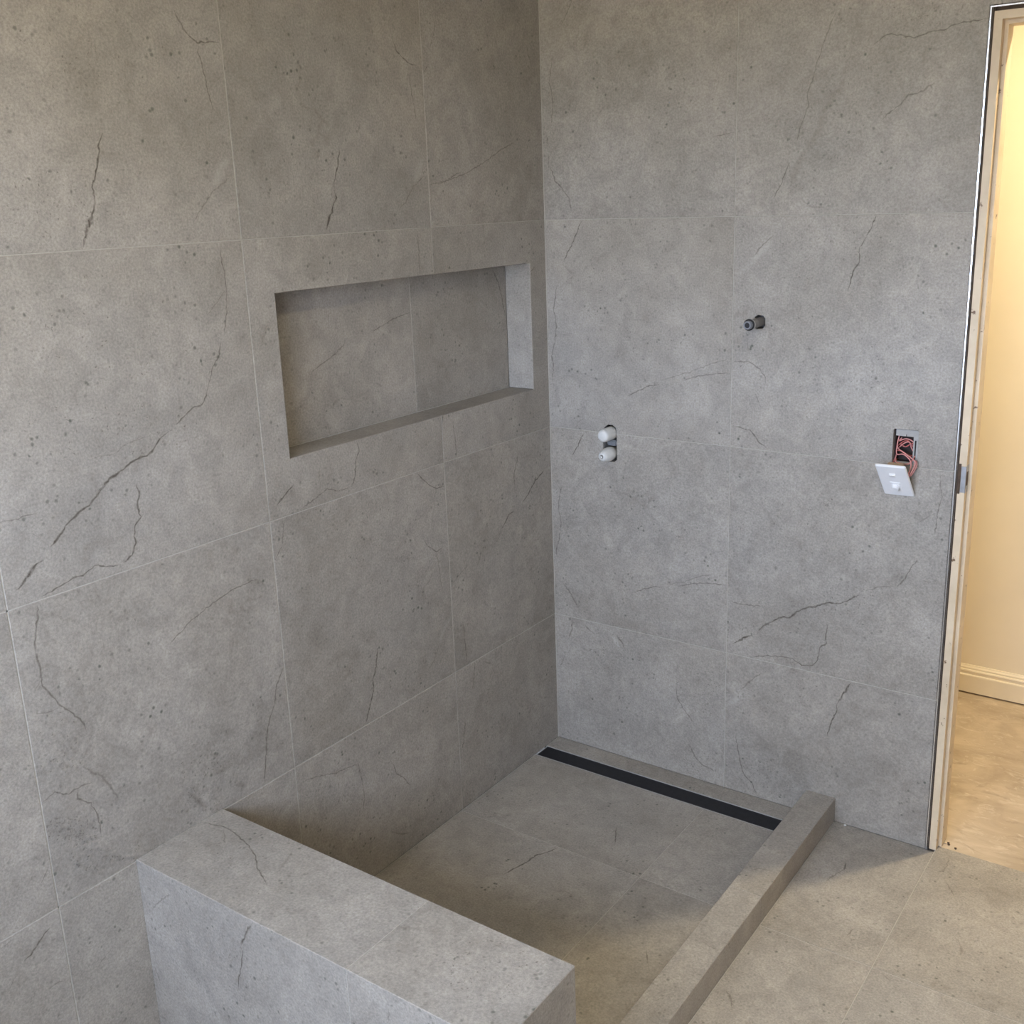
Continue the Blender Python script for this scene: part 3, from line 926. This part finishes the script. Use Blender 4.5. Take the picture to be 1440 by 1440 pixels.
for i in range(4):
    u0, u1 = MX[i], MX[i + 1]
    top = 0.0
    first = rect(u0, u1, MY[0], 0.0)
    if i == 1:
        first = rect(u0, u1, MY[0], 0.033)
    if i == 2:
        first = [(u0, MY[0]), (u1, MY[0]), (u1, 0.0), (DOOR_X1, 0.0), (DOOR_X1, 0.033), (u0, 0.033)]
    tile(P_FLOOR, first, floor, 'floor_tile')
    for v1, v0 in zip(MY, MY[1:]):
        if i == 0 and v0 < HW_Y0 < v1:
            tile(P_FLOOR, rect(u0, u1, HW_Y0, v1), floor, 'floor_tile')
            tile(P_FLOOR, rect(FX, u1, v0, HW_Y0), floor, 'floor_tile')
        elif i == 0 and v1 < HW_Y0:
            tile(P_FLOOR, rect(FX, u1, v0, v1), floor, 'floor_tile')
        else:
            tile(P_FLOOR, rect(u0, u1, v0, v1), floor, 'floor_tile')
tile(P_FLOOR, rect(0.0, FX, MY[2], HW_Y0), floor, 'floor_tile')
for v1, v0 in zip(MY[2:], MY[3:]):
    tile(P_FLOOR, rect(0.0, FX, v0, v1), floor, 'floor_tile')
lines = [(0, SY, CB_X0, SY), (0, -1.112, CB_X0, -1.112), (FX, HW_Y1, FX, DR_Y0 - .003), (1.187, ROOM_Y, 1.187, 0.033), (1.789, ROOM_Y, 1.789, 0.033),
         (2.391, ROOM_Y, 2.391, 0), (FX, ROOM_Y, FX, HW_Y0)]
lines += [(CB_X1, HW_Y0, CB_X1, -.001), (0.0, DR_Y1, 0.0, 0.0), (0.0, HW_Y1, 0.0, DR_Y0), (0.0, 0.0, CB_X0, 0.0), (CB_X1, 0.0, 1.164, 0.0), (0, HW_Y0, HW_X, HW_Y0), (0, ROOM_Y, 0, HW_Y0)]
lines += [(CB_X1, v, ROOM_X, v) for v in MY[:2]] + [(0, v, ROOM_X, v) for v in MY[2:-1]]
grout(P_FLOOR, lines, floor)

# ------------------------------------------------------------------ half wall
hw = empty('half_wall', (HW_X / 2, (HW_Y0 + HW_Y1) / 2, 0), 'low tiled half wall closing the near end of the shower', 'half wall')
bm = bmesh.new()
bx(bm, 0.0005, HW_X - TH - .0005, HW_Y0 + TH + .0005, HW_Y1 - TH - .0005, 0.0005, HW_Z - TH - .0005)
finish('core', bm, M_BED, hw, hw.location)
G = dict(gap=.0006)
for u0, u1 in ((0.0, .586), (.586, HW_X)):
    tile(P_HTOP, rect(u0, u1, HW_Y0, HW_Y1), hw, 'top_tile', **G)
    tile(P_HFRONT, rect(u0, u1, 0.0005, HW_Z), hw, 'side_tile', **G)
    tile(P_HBACK, rect(u0, u1, 0.0005, HW_Z), hw, 'side_tile', **G)
tile(P_HEND, rect(HW_Y0, HW_Y1, 0.0005, HW_Z), hw, 'side_tile', **G)
for pl, ln in ((P_HTOP, [(.586, HW_Y0 + .001, .586, HW_Y1 - .001)]), (P_HFRONT, [(.586, 0.001, .586, HW_Z - .001)])):
    g = grout(pl, ln, hw)
    g.location = -hw.location

# ------------------------------------------------------------------ shower curb
cb = empty('shower_curb', ((CB_X0 + CB_X1) / 2, HW_Y1 / 2, 0), 'narrow tiled shower curb running from the half wall to the back wall', 'shower curb')
bm = bmesh.new()
bx(bm, CB_X0 + TH + .0005, CB_X1 - TH - .0005, HW_Y1 + .001, -0.001, 0.0005, CB_Z - TH - .0005)
finish('core', bm, M_BED, cb, cb.location)
for v0, v1 in ((-0.511, -0.0005), (-1.113, -0.511), (HW_Y1 + .0005, -1.113)):
    tile(P_CTOP, rect(CB_X0, CB_X1, v0, v1), cb, 'top_tile', **G)
    tile(P_CRIGHT, rect(v0, v1, 0.0005, CB_Z), cb, 'side_tile', **G)
    tile(P_CLEFT, rect(v0, v1, 0.0005, CB_Z), cb, 'side_tile', **G)
g = grout(P_CTOP, [(CB_X0 + .001, -0.511, CB_X1 - .001, -0.511), (CB_X0 + .001, -1.113, CB_X1 - .001, -1.113)], cb)
g.location = -cb.location

# ------------------------------------------------------------------ linear drain
dx0, dx1 = 0.003, CB_X0 - 0.001
dr = empty('linear_drain', ((dx0 + dx1) / 2, (DR_Y0 + DR_Y1) / 2, -0.03), 'long narrow black linear drain set in the shower floor along the back wall', 'drain')
bm = bmesh.new()
bx(bm, dx0, dx1, DR_Y0 - .0025, DR_Y0, -0.03, 0.0001)
bx(bm, dx0, dx1, DR_Y1, DR_Y1 + .0025, -0.03, 0.0001)
bx(bm, dx0, dx0 + .0015, DR_Y0, DR_Y1, -0.03, -0.0002)
bx(bm, dx1 - .0015, dx1, DR_Y0, DR_Y1, -0.03, -0.0002)
bx(bm, dx0, dx1, DR_Y0, DR_Y1, -0.032, -0.03)
finish('channel_frame', bm, plain('pale_drain_frame', (0.38, 0.37, 0.36), 0.45), dr, dr.location)
bm = bmesh.new()
ex0, ex1, ey0, ey1 = dx0 + .0025, dx1 - .0025, DR_Y0 + .0012, DR_Y1 - .0012
for d in ((ex0, ex1, ey0, ey0 + .004), (ex0, ex1, ey1 - .004, ey1), (ex0, ex0 + .004, ey0 + .004, ey1 - .004), (ex1 - .004, ex1, ey0 + .004, ey1 - .004)):
    bx(bm, d[0], d[1], d[2], d[3], -0.008, -0.0012)
finish('grate_rim', bm, M_GRATE, dr, dr.location)
bm = bmesh.new()
n = 14
for i in range(n):
    y = ey0 + .005 + (ey1 - ey0 - .010) * i / (n - 1)
    vs = [(y - .0013, -.0018), (y + .0013, -.0018), (y + .0004, -.007), (y - .0004, -.007)]
    a = [bm.verts.new((ex0 + .004, yy, zz)) for yy, zz in vs]
    b = [bm.verts.new((ex1 - .004, yy, zz)) for yy, zz in vs]
    bm.faces.new(a); bm.faces.new(b[::-1])
    for k in range(4):
        bm.faces.new((a[k], b[k], b[(k + 1) % 4], a[(k + 1) % 4]))
for k in range(24):
    x = ex0 + .02 + (ex1 - ex0 - .04) * k / 23
    bx(bm, x - .001, x + .001, ey0 + .004, ey1 - .004, -.010, -.0072)
o = finish('grate_bars', bm, M_GRATE, dr, dr.location)

# ------------------------------------------------------------------ doorway
TRX = BX2 + .0007
door = struct(empty('door_1', ((DOOR_X0 + DOOR_X1) / 2, 0.05, 0)))
bm = bmesh.new()
bx(bm, TRX, TRX + .0032, -0.0006, .0085, 0.001, DOOR_Z + .0045)
bx(bm, TRX + .0032, DOOR_X1 + .007, -0.0006, .0085, DOOR_Z + .0013, DOOR_Z + .0045)
bx(bm, DOOR_X1 + .0038, DOOR_X1 + .007, -0.0006, .0085, 0.001, DOOR_Z + .0013)
finish('tile_trim', bm, M_ALU, door, door.location)
JX = 1.1722
bm = bmesh.new()
bx(bm, JX, JX + .017, .006, WT, 0.0015, DOOR_Z - .006)
finish('jamb', bm, M_JAMB, door, door.location)
bm = bmesh.new()
bx(bm, JX + .017, JX + .0255, .030, .078, 0.0015, DOOR_Z - .023)
finish('door_stop', bm, M_JAMB, door, door.location)
bm = bmesh.new()
bx(bm, DOOR_X1 - .017, DOOR_X1, .006, WT, 0.0015, DOOR_Z - .006)
finish('jamb', bm, M_JAMB, door, door.location)
bm = bmesh.new()
bx(bm, DOOR_X1 - .0255, DOOR_X1 - .017, .030, .078, 0.0015, DOOR_Z - .023)
finish('door_stop', bm, M_JAMB, door, door.location)
bm = bmesh.new()
bx(bm, JX + .017, DOOR_X1 - .017, .006, WT, DOOR_Z - .023, DOOR_Z - .006)
finish('head_jamb', bm, M_JAMB, door, door.location)
bm = bmesh.new()
bx(bm, JX + .0255, DOOR_X1 - .0255, .030, .078, DOOR_Z - .0315, DOOR_Z - .023)
finish('door_stop', bm, M_JAMB, door, door.location)
bm = bmesh.new()
bx(bm, DOOR_X0 - .0015, JX - .0003, .0095, WT - .003, 0.0015, DOOR_Z + .028)
bx(bm, JX, DOOR_X1 + .001, .018, WT - .003, DOOR_Z - .0055, DOOR_Z + .028)
bx(bm, DOOR_X1 + .001, DOOR_X1 + .029, .018, WT - .003, 0.0015, DOOR_Z + .028)
finish('timber_packing', bm, M_WOODDARK, door, door.location)
# strike plate let into the jamb edge
bm = bmesh.new()
bx(bm, JX + .0165, JX + .0178, .0065, .029, .982, 1.050)
bx(bm, JX + .006, JX + .0178, .0044, .0062, .984, 1.048)
bmesh.ops.bevel(bm, geom=list(bm.edges), offset=.0005, segments=1, affect='EDGES')
sp = finish('strike_plate', bm, M_STEEL, door, door.location)
sp['label'] = 'dull metal strike plate'
bm = bmesh.new()
bx(bm, JX + .0002, JX + .0055, .0048, .0060, .980, 1.054)
bx(bm, JX + .0178, JX + .0184, .010, .022, 1.000, 1.034)
finish('latch_recess', bm, M_WOODDARK, door, door.location)

# ------------------------------------------------------------------ hall beyond the doorway
HX0, HX1, HY = -0.8, 3.4, 1.018
box_obj('floor_hall', (HX0 - .1, HX1 + .1, 0.034, HY + .1, -0.10, -0.003), M_HFLOOR)['kind'] = 'structure'
box_obj('wall_hall', (HX0 - .1, HX1 + .1, HY, HY + .1, -0.003, ROOM_Z), M_HALL)['kind'] = 'structure'
box_obj('wall_hall_west', (HX0 - .1, HX0, 0.10, HY, -0.003, ROOM_Z), M_HALL)['kind'] = 'structure'
box_obj('wall_hall_east', (HX1, HX1 + .1, 0.10, HY, -0.003, ROOM_Z), M_HALL)['kind'] = 'structure'
box_obj('ceiling_hall', (HX0 - .1, HX1 + .1, 0.1005, HY + .1, ROOM_Z, ROOM_Z + .1), M_PLASTER)['kind'] = 'structure'
bm = bmesh.new()      # hall-side lining of the wall with the doorway
for a, b, c, d in ((HX0, DOOR_X0, -0.003, ROOM_Z), (DOOR_X1 + .02, HX1, -0.003, ROOM_Z), (DOOR_X0, DOOR_X1 + .02, DOOR_Z + .02, ROOM_Z)):
    bx(bm, a, b, WT, WT + .0045, c, d)
struct(finish('wall_hall_lining', bm, M_HALL))
prof = [(0, .003), (-.018, .003), (-.018, .064), (-.0165, .0665), (-.0125, .0675), (-.0125, .0765), (-.0145, .079), (-.0130, .083), (-.0090, .0845), (-.0090, .090), (-.0055, .0945), (-.004, .0985), (0, .0985)]
bm = bmesh.new()
a = [bm.verts.new((HX0, HY + y, z)) for y, z in prof]
b = [bm.verts.new((HX1, HY + y, z)) for y, z in prof]
bm.faces.new(a); bm.faces.new(b[::-1])
for k in range(len(prof)):
    k2 = (k + 1) % len(prof)
    bm.faces.new((a[k], b[k], b[k2], a[k2]))
struct(finish('baseboard_hall', bm, M_SKIRT))

# recessed downlight of the hall
LX, LY = 1.49, 0.42
lamp = empty('hall_downlight', (LX, LY, ROOM_Z - .012), 'round warm downlight in the hall ceiling beyond the doorway', 'lamp')
bm = bmesh.new()
lathe(bm, (LX, LY, ROOM_Z), (0, 0, -1), [(0, .034), (0, .055), (.006, .055), (.010, .048), (.010, .036), (.002, .034)], 32)
finish('bezel', bm, M_PLATE, lamp, lamp.location)
bm = bmesh.new()
lathe(bm, (LX, LY, ROOM_Z), (0, 0, -1), [(.0002, 0), (.0002, .033), (.003, .033), (.004, 0)], 28)
finish('lens', bm, emit_material('lit_lens', (1.0, 0.80, 0.48, 1), 12.0), lamp, lamp.location)
ll = bpy.data.lights.new('hall_downlight_beam', 'SPOT')
ll.color = (1.0, 0.84, 0.55)
ll.energy = 125
ll.spot_size = math.radians(168)
ll.spot_blend = 1.0
ll.shadow_soft_size = 0.03
lo = bpy.data.objects.new('hall_downlight_beam', ll)
COL.objects.link(lo)
lo.location = (LX, LY, ROOM_Z - .014)

# made-up ceiling fitting added as unseen fill for the left wall and half wall
BL = empty('added_fill_light', (1.5, -1.9, ROOM_Z - .03), 'added unseen fill light on the ceiling over the bathroom floor', 'lamp')
bm = bmesh.new()
lathe(bm, (1.5, -1.9, ROOM_Z), (0, 0, -1), [(0, 0), (0, .12), (.022, .12), (.026, .112), (.022, .106), (.016, .106), (.016, 0)], 32)
finish('fill_housing', bm, M_PLATE, BL, BL.location)
bm = bmesh.new()
lathe(bm, (1.5, -1.9, ROOM_Z), (0, 0, -1), [(.0165, 0), (.0165, .104), (.020, .104), (.021, 0)], 32)
finish('fill_diffuser', bm, emit_material('fill_glow', (1.0, 0.88, 0.62, 1), 3.0), BL, BL.location)
bl = bpy.data.lights.new('added_fill_disk', 'AREA')
bl.shape = 'DISK'
bl.size = 0.2
bl.color = (1.0, 0.89, 0.62)
bl.energy = 13
bo = bpy.data.objects.new('added_fill_disk', bl)
COL.objects.link(bo)
bo.location = (1.5, -1.9, ROOM_Z - .03)

# ------------------------------------------------------------------ capped mixer outlets
mx = empty('mixer_outlets', (.2085, .02, .95), 'pair of white capped mixer outlets poking through a slot in the wall tile', 'pipe outlets')
bm = bmesh.new()
bx(bm, .188, .2275, .030, .075, .952, 1.056)
finish('brass_body', bm, M_BLACK, mx, mx.location)
bm = bmesh.new()
bx(bm, .196, .2270, .003, .029, .9965, 1.0130)
bmesh.ops.bevel(bm, geom=list(bm.edges), offset=.003, segments=2, affect='EDGES')
finish('bracket', bm, plain('clear_grey_plastic', (0.30, 0.32, 0.35), 0.12, 0.5, var=0.25), mx, mx.location)
bm = bmesh.new()
lathe(bm, (.2085, .029, 1.0335), (0, -1, 0), [(0, 0), (0, .0198), (.030, .0196), (.058, .0188), (.068, .0176), (.0725, .0150), (.0740, .0100), (.0745, 0)], 32)
finish('protective_cap', bm, M_CAP, mx, mx.location, smooth=True)
bm = bmesh.new()
lathe(bm, (.2080, .029, .9735), (0, -1, 0), [(0, 0), (0, .0205), (.040, .0212), (.050, .0205), (.066, .0168), (.074, .0130), (.077, .0080), (.0775, 0)], 10)
bmesh.ops.bevel(bm, geom=[e for e in bm.edges], offset=.0018, segments=2, affect='EDGES')
lc = finish('protective_cap', bm, M_CAP, mx, mx.location, smooth=True)
bm = bmesh.new()
lathe(bm, (.2030, -0.0465, .9715), (0, -1, 0), [(0, .0020), (.0016, .0020), (.0016, 0)], 10)
finish('nub', bm, M_GREYPL, lc, lc.location + mx.location)

# ------------------------------------------------------------------ shower arm stub
sx, sz = .6588, 1.3715
st = empty('shower_arm_stub', (sx, .03, sz - .014), 'threaded grey pipe stub with black ring sticking out of the wall', 'pipe stub')
bm = bmesh.new()
bx(bm, .6465, .6735, .040, .075, 1.355, 1.388)
finish('elbow_body', bm, M_GREYPL, st, st.location)
bm = bmesh.new()
pr = [(0, 0), (0, .0125), (.030, .0125), (.032, .0108)]
t = .034
while t < .070:
    pr += [(t, .0108), (t + .0012, .0118), (t + .0024, .0108)]
    t += .0034
pr += [(.0715, .0125), (.078, .0125)]
lathe(bm, (sx, .040, sz), (0, -1, 0), pr + [(.0785, .0118), (.100, .0118)], 28)
finish('threaded_pipe', bm, plain('brownish_grey_plastic', (0.20, 0.19, 0.185), 0.45), st, st.location, smooth=True)
bm = bmesh.new()
lathe(bm, (sx, -.0590, sz), (0, -1, 0), [(0, .0100), (0, .0150), (.0015, .0153), (.0035, .0150), (.0035, .0100)], 28)
finish('collar', bm, plain('pale_grey_collar', (0.36, 0.36, 0.36), 0.35), st, st.location, smooth=True)
bm = bmesh.new()
lathe(bm, (sx, -.0627, sz), (0, -1, 0), [(0, .0095), (0, .0140), (.0015, .0146), (.0045, .0146), (.0060, .0136), (.0060, .0095)], 28)
finish('sealing_ring', bm, M_RUBBER, st, st.location, smooth=True)
bm = bmesh.new()
lathe(bm, (sx, -.0630, sz), (0, -1, 0), [(0, .0070), (0, .0112), (.008, .0112), (.0135, .0106), (.0160, .0096), (.0165, .0082), (.0155, .0070), (.004, .0068)], 28)
finish('plug_sleeve', bm, plain('pale_grey_plastic', (0.24, 0.25, 0.28), 0.3), st, st.location, smooth=True)
bm = bmesh.new()
lathe(bm, (sx, -.0632, sz), (0, -1, 0), [(0, 0), (0, .0067), (.0130, .0067), (.0130, 0)], 20)
finish('bore', bm, M_RUBBER, st, st.location)

# ------------------------------------------------------------------ recessed switch box
sb = empty('switch_box', ((SWX0 + SWX1) / 2, .04, SWZ0), 'open recessed switch box in the wall tile behind the loose dimmer plate', 'switch box')
bm = bmesh.new()
a0, a1, b0, b1 = SWX0 + .0005, SWX1 - .0005, SWZ0 + .0005, SWZ1 - .0005
bx(bm, a0, a1, .046, .048, b0, b1)
bx(bm, a0, a0 + .002, 0.0125, .046, b0, b1)
bx(bm, a1 - .002, a1, 0.0125, .046, b0, b1)
bx(bm, a0 + .002, a1 - .002, 0.0125, .046, b0, b0 + .002)
bx(bm, a0 + .002, a1 - .002, 0.0125, .046, b1 - .002, b1)
finish('box_shell', bm, plain('dark_brown_plastic', (0.045, 0.028, 0.024), 0.7, var=0.3), sb, sb.location)
bm = bmesh.new()
bx(bm, a0 + .0045, a1 - .001, .006, .012, b1 - .017, b1 - .001)
bx(bm, a1 - .0130, a1 - .001, .0075, .012, b0 + .004, b1 - .017)
finish('mounting_bracket', bm, M_BOARD, sb, sb.location)
bm = bmesh.new()
bx(bm, (a0 + a1) / 2 - .0007, (a0 + a1) / 2 + .0007, .0052, .0060, b1 - .017, b1 - .012)
finish('bracket_slot', bm, M_BLACK, sb, sb.location)
bm = bmesh.new()
bx(bm, a1 - .0090, a1 - .0060, .0067, .0075, b0 + .012, b0 + .062)
finish('bracket_slot', bm, M_BLACK, sb, sb.location)

# ------------------------------------------------------------------ loose dimmer plate, leaning out on its wires
RM = Matrix(((0.9981, 0.0152, -0.0591), (-0.0491, 0.7754, -0.6295), (0.0363, 0.6313, 0.7747)))
pc = Vector((1.0361, -0.0405, 1.0040))
ps = empty('dimmer_plate', pc, 'white dimmer switch plate hanging loose from pink wires on the wall', 'switch plate')
PM = Matrix.Translation(pc) @ RM.to_4x4()
ps.rotation_euler = RM.to_euler()
def plate_part(name, bm, mat, parent=ps, smooth=False):
    bmesh.ops.recalc_face_normals(bm, faces=bm.faces)
    me = bpy.data.meshes.new(name)
    bm.to_mesh(me); bm.free()
    if smooth:
        for p in me.polygons: p.use_smooth = True
    return link(name, me, mat, parent)
W, H = .074, .116
bm = bmesh.new()
rings = []
for (w, h, y) in ((W / 2 - .0015, H / 2 - .0015, .007), (W / 2, H / 2, .0055), (W / 2, H / 2, .0025), (W / 2 - .0025, H / 2 - .0025, 0.0)):
    cr = .003
    pts = []
    for sxn, szn, a0_ in ((1, 1, 0), (-1, 1, 90), (-1, -1, 180), (1, -1, 270)):
        for k in range(4):
            an = math.radians(a0_ + 30 * k)
            pts.append((sxn * (w - cr) + cr * math.cos(an), y, szn * (h - cr) + cr * math.sin(an)))
    rings.append([bm.verts.new(p) for p in pts])
for r0, r1 in zip(rings, rings[1:]):
    for k in range(16):
        bm.faces.new((r0[k], r0[(k + 1) % 16], r1[(k + 1) % 16], r1[k]))
bm.faces.new(rings[0]); bm.faces.new(rings[-1][::-1])
plate_part('faceplate', bm, M_PLATE)
bm = bmesh.new()
bx(bm, -.0075, .0075, -.0012, .0005, .0165, .0300)
bmesh.ops.bevel(bm, geom=list(bm.edges), offset=.0004, segments=1, affect='EDGES')
rk = plate_part('rocker_frame', bm, M_PLATE)
bm = bmesh.new()
v = [(-.006, -.0012, .018), (.006, -.0012, .018), (.006, -.0012, .0285), (-.006, -.0012, .0285), (-.006, -.0022, .018), (.006, -.0022, .018), (.006, -.0046, .0285), (-.006, -.0046, .0285)]
vv = [bm.verts.new(p) for p in v]
for f in ((0, 1, 2, 3), (4, 7, 6, 5), (0, 4, 5, 1), (1, 5, 6, 2), (2, 6, 7, 3), (3, 7, 4, 0)):
    bm.faces.new([vv[i] for i in f])
plate_part('rocker', bm, M_PLATE, rk)
bm = bmesh.new()
bx(bm, -.0125, .0125, -.0010, .0005, -.0335, -.0035)
bmesh.ops.bevel(bm, geom=list(bm.edges), offset=.0004, segments=1, affect='EDGES')
df = plate_part('dimmer_frame', bm, M_PLATE)
bm = bmesh.new()
lathe(bm, (0, -.0010, -.0190), (0, -1, 0), [(0, 0), (0, .0105), (.0015, .0105), (.0018, .0092), (.0095, .0086), (.0105, .0076), (.0105, 0)], 28)
plate_part('dimmer_knob', bm, M_PLATE, df)
bm = bmesh.new()
bx(bm, -.0200, .0200, .0072, .036, -.034, .030)
bmesh.ops.bevel(bm, geom=list(bm.edges), offset=.002, segments=2, affect='EDGES')
plate_part('dimmer_module', bm, plain('buff_plastic', (0.36, 0.25, 0.16), 0.5))
INV = PM.inverted()
def bxp(u, v, y):
    return hit(u, v, Vector((0, y, 0)), Vector((0, -1, 0)))
wires = [
    (M_PINK, [(1.024, .050, 1.108), bxp(1262, 628, .012), bxp(1272, 637, -.002), bxp(1281, 644, -.012), bxp(1287, 652, -.018), (1.064, -.030, 1.012), (1.050, -.022, 1.000)]),
    (M_PINK, [(1.020, .045, 1.085), bxp(1261, 638, .010), bxp(1271, 639, -.004), bxp(1280, 648, -.010), bxp(1280, 660, -.016), (1.056, -.026, 1.005), (1.045, -.022, .998)]),
    (M_PINK, [(1.020, .050, 1.060), bxp(1259, 648, .004), bxp(1268, 652, -.006), bxp(1278, 652, -.008), bxp(1285, 644, .004), (1.066, .040, 1.075)]),
    (M_RED, [(1.018, .048, 1.052), bxp(1256, 651, -.004), bxp(1257, 657, -.022), (1.024, -.038, 1.020), (1.030, -.026, 1.008)]),
    (M_RED, [bxp(1264, 626, .040), bxp(1270, 621, .022), bxp(1277, 620, .018), bxp(1283, 624, .030), (1.068, .050, 1.070)]),
    (M_PINK, [bxp(1266, 628, .034), bxp(1272, 623, .016), bxp(1279, 622, .014), bxp(1284, 630, .032), (1.066, .052, 1.060)]),
    (M_RED, [(1.026, .055, 1.085), (1.040, .045, 1.078), (1.055, .048, 1.088), (1.066, .055, 1.080)]),
    (M_RED, [(1.024, .055, 1.070), (1.038, .040, 1.062), (1.052, .044, 1.056), (1.064, .050, 1.062)]),
    (M_PINK, [(1.030, .052, 1.100), bxp(1266, 619, .030), bxp(1273, 617, .018), bxp(1281, 619, .020), (1.066, .048, 1.085)]),
    (M_RED, [(1.022, .048, 1.094), bxp(1261, 632, .022), bxp(1268, 634, .010), bxp(1277, 640, .008), (1.064, .040, 1.058)]),
    (M_RED, [(1.020, .046, 1.046), bxp(1260, 655, .014), bxp(1270, 657, .006), bxp(1280, 656, .004), (1.068, .030, 1.050)]),
    (M_PINK, [bxp(1287, 651, .006), bxp(1288, 648, -.004), bxp(1289, 655, -.012), (1.070, -.020, 1.020), (1.056, -.016, 1.008)]),
]
for mat, pts in wires:
    pts = [(p[0], min(p[1], .022), p[2]) for p in pts]
    bm = bmesh.new()
    tube(bm, pts, .0016, 8)
    bmesh.ops.transform(bm, matrix=INV, verts=bm.verts)
    plate_part('wire', bm, mat, ps, smooth=True)

# ------------------------------------------------------------------ stray crumbs of grout
def crumb(x, y, z, r, label, group=None):
    bm = bmesh.new()
    bmesh.ops.create_icosphere(bm, subdivisions=1, radius=r)
    for v_ in bm.verts:
        v_.co = Vector((v_.co.x * rnd.uniform(.8, 1.3), v_.co.y * rnd.uniform(.7, 1.2), v_.co.z * rnd.uniform(.5, .8)))
    zmin = min(v_.co.z for v_ in bm.verts)
    for v_ in bm.verts:
        v_.co += Vector((x, y, z - zmin))
    return tag(finish('grout_crumb', bm, M_CAP, None, (x, y, z)), label, 'crumb', group)
crumb(.951, -.0075, 0.0, .0040, 'white crumb of grout on the floor beside the shower curb')
for k in range(7):
    c = crumb(1.206 + rnd.uniform(-.008, .03), .045 + rnd.uniform(-.004, .025), -.003, rnd.uniform(.002, .0045), 'tiny chip of debris on the hall floor by the door jamb', 'chips by the door jamb')
    c.data.materials.clear()
    c.data.materials.append(rnd.choice([M_WOODDARK, M_JAMB, M_BOARD]))
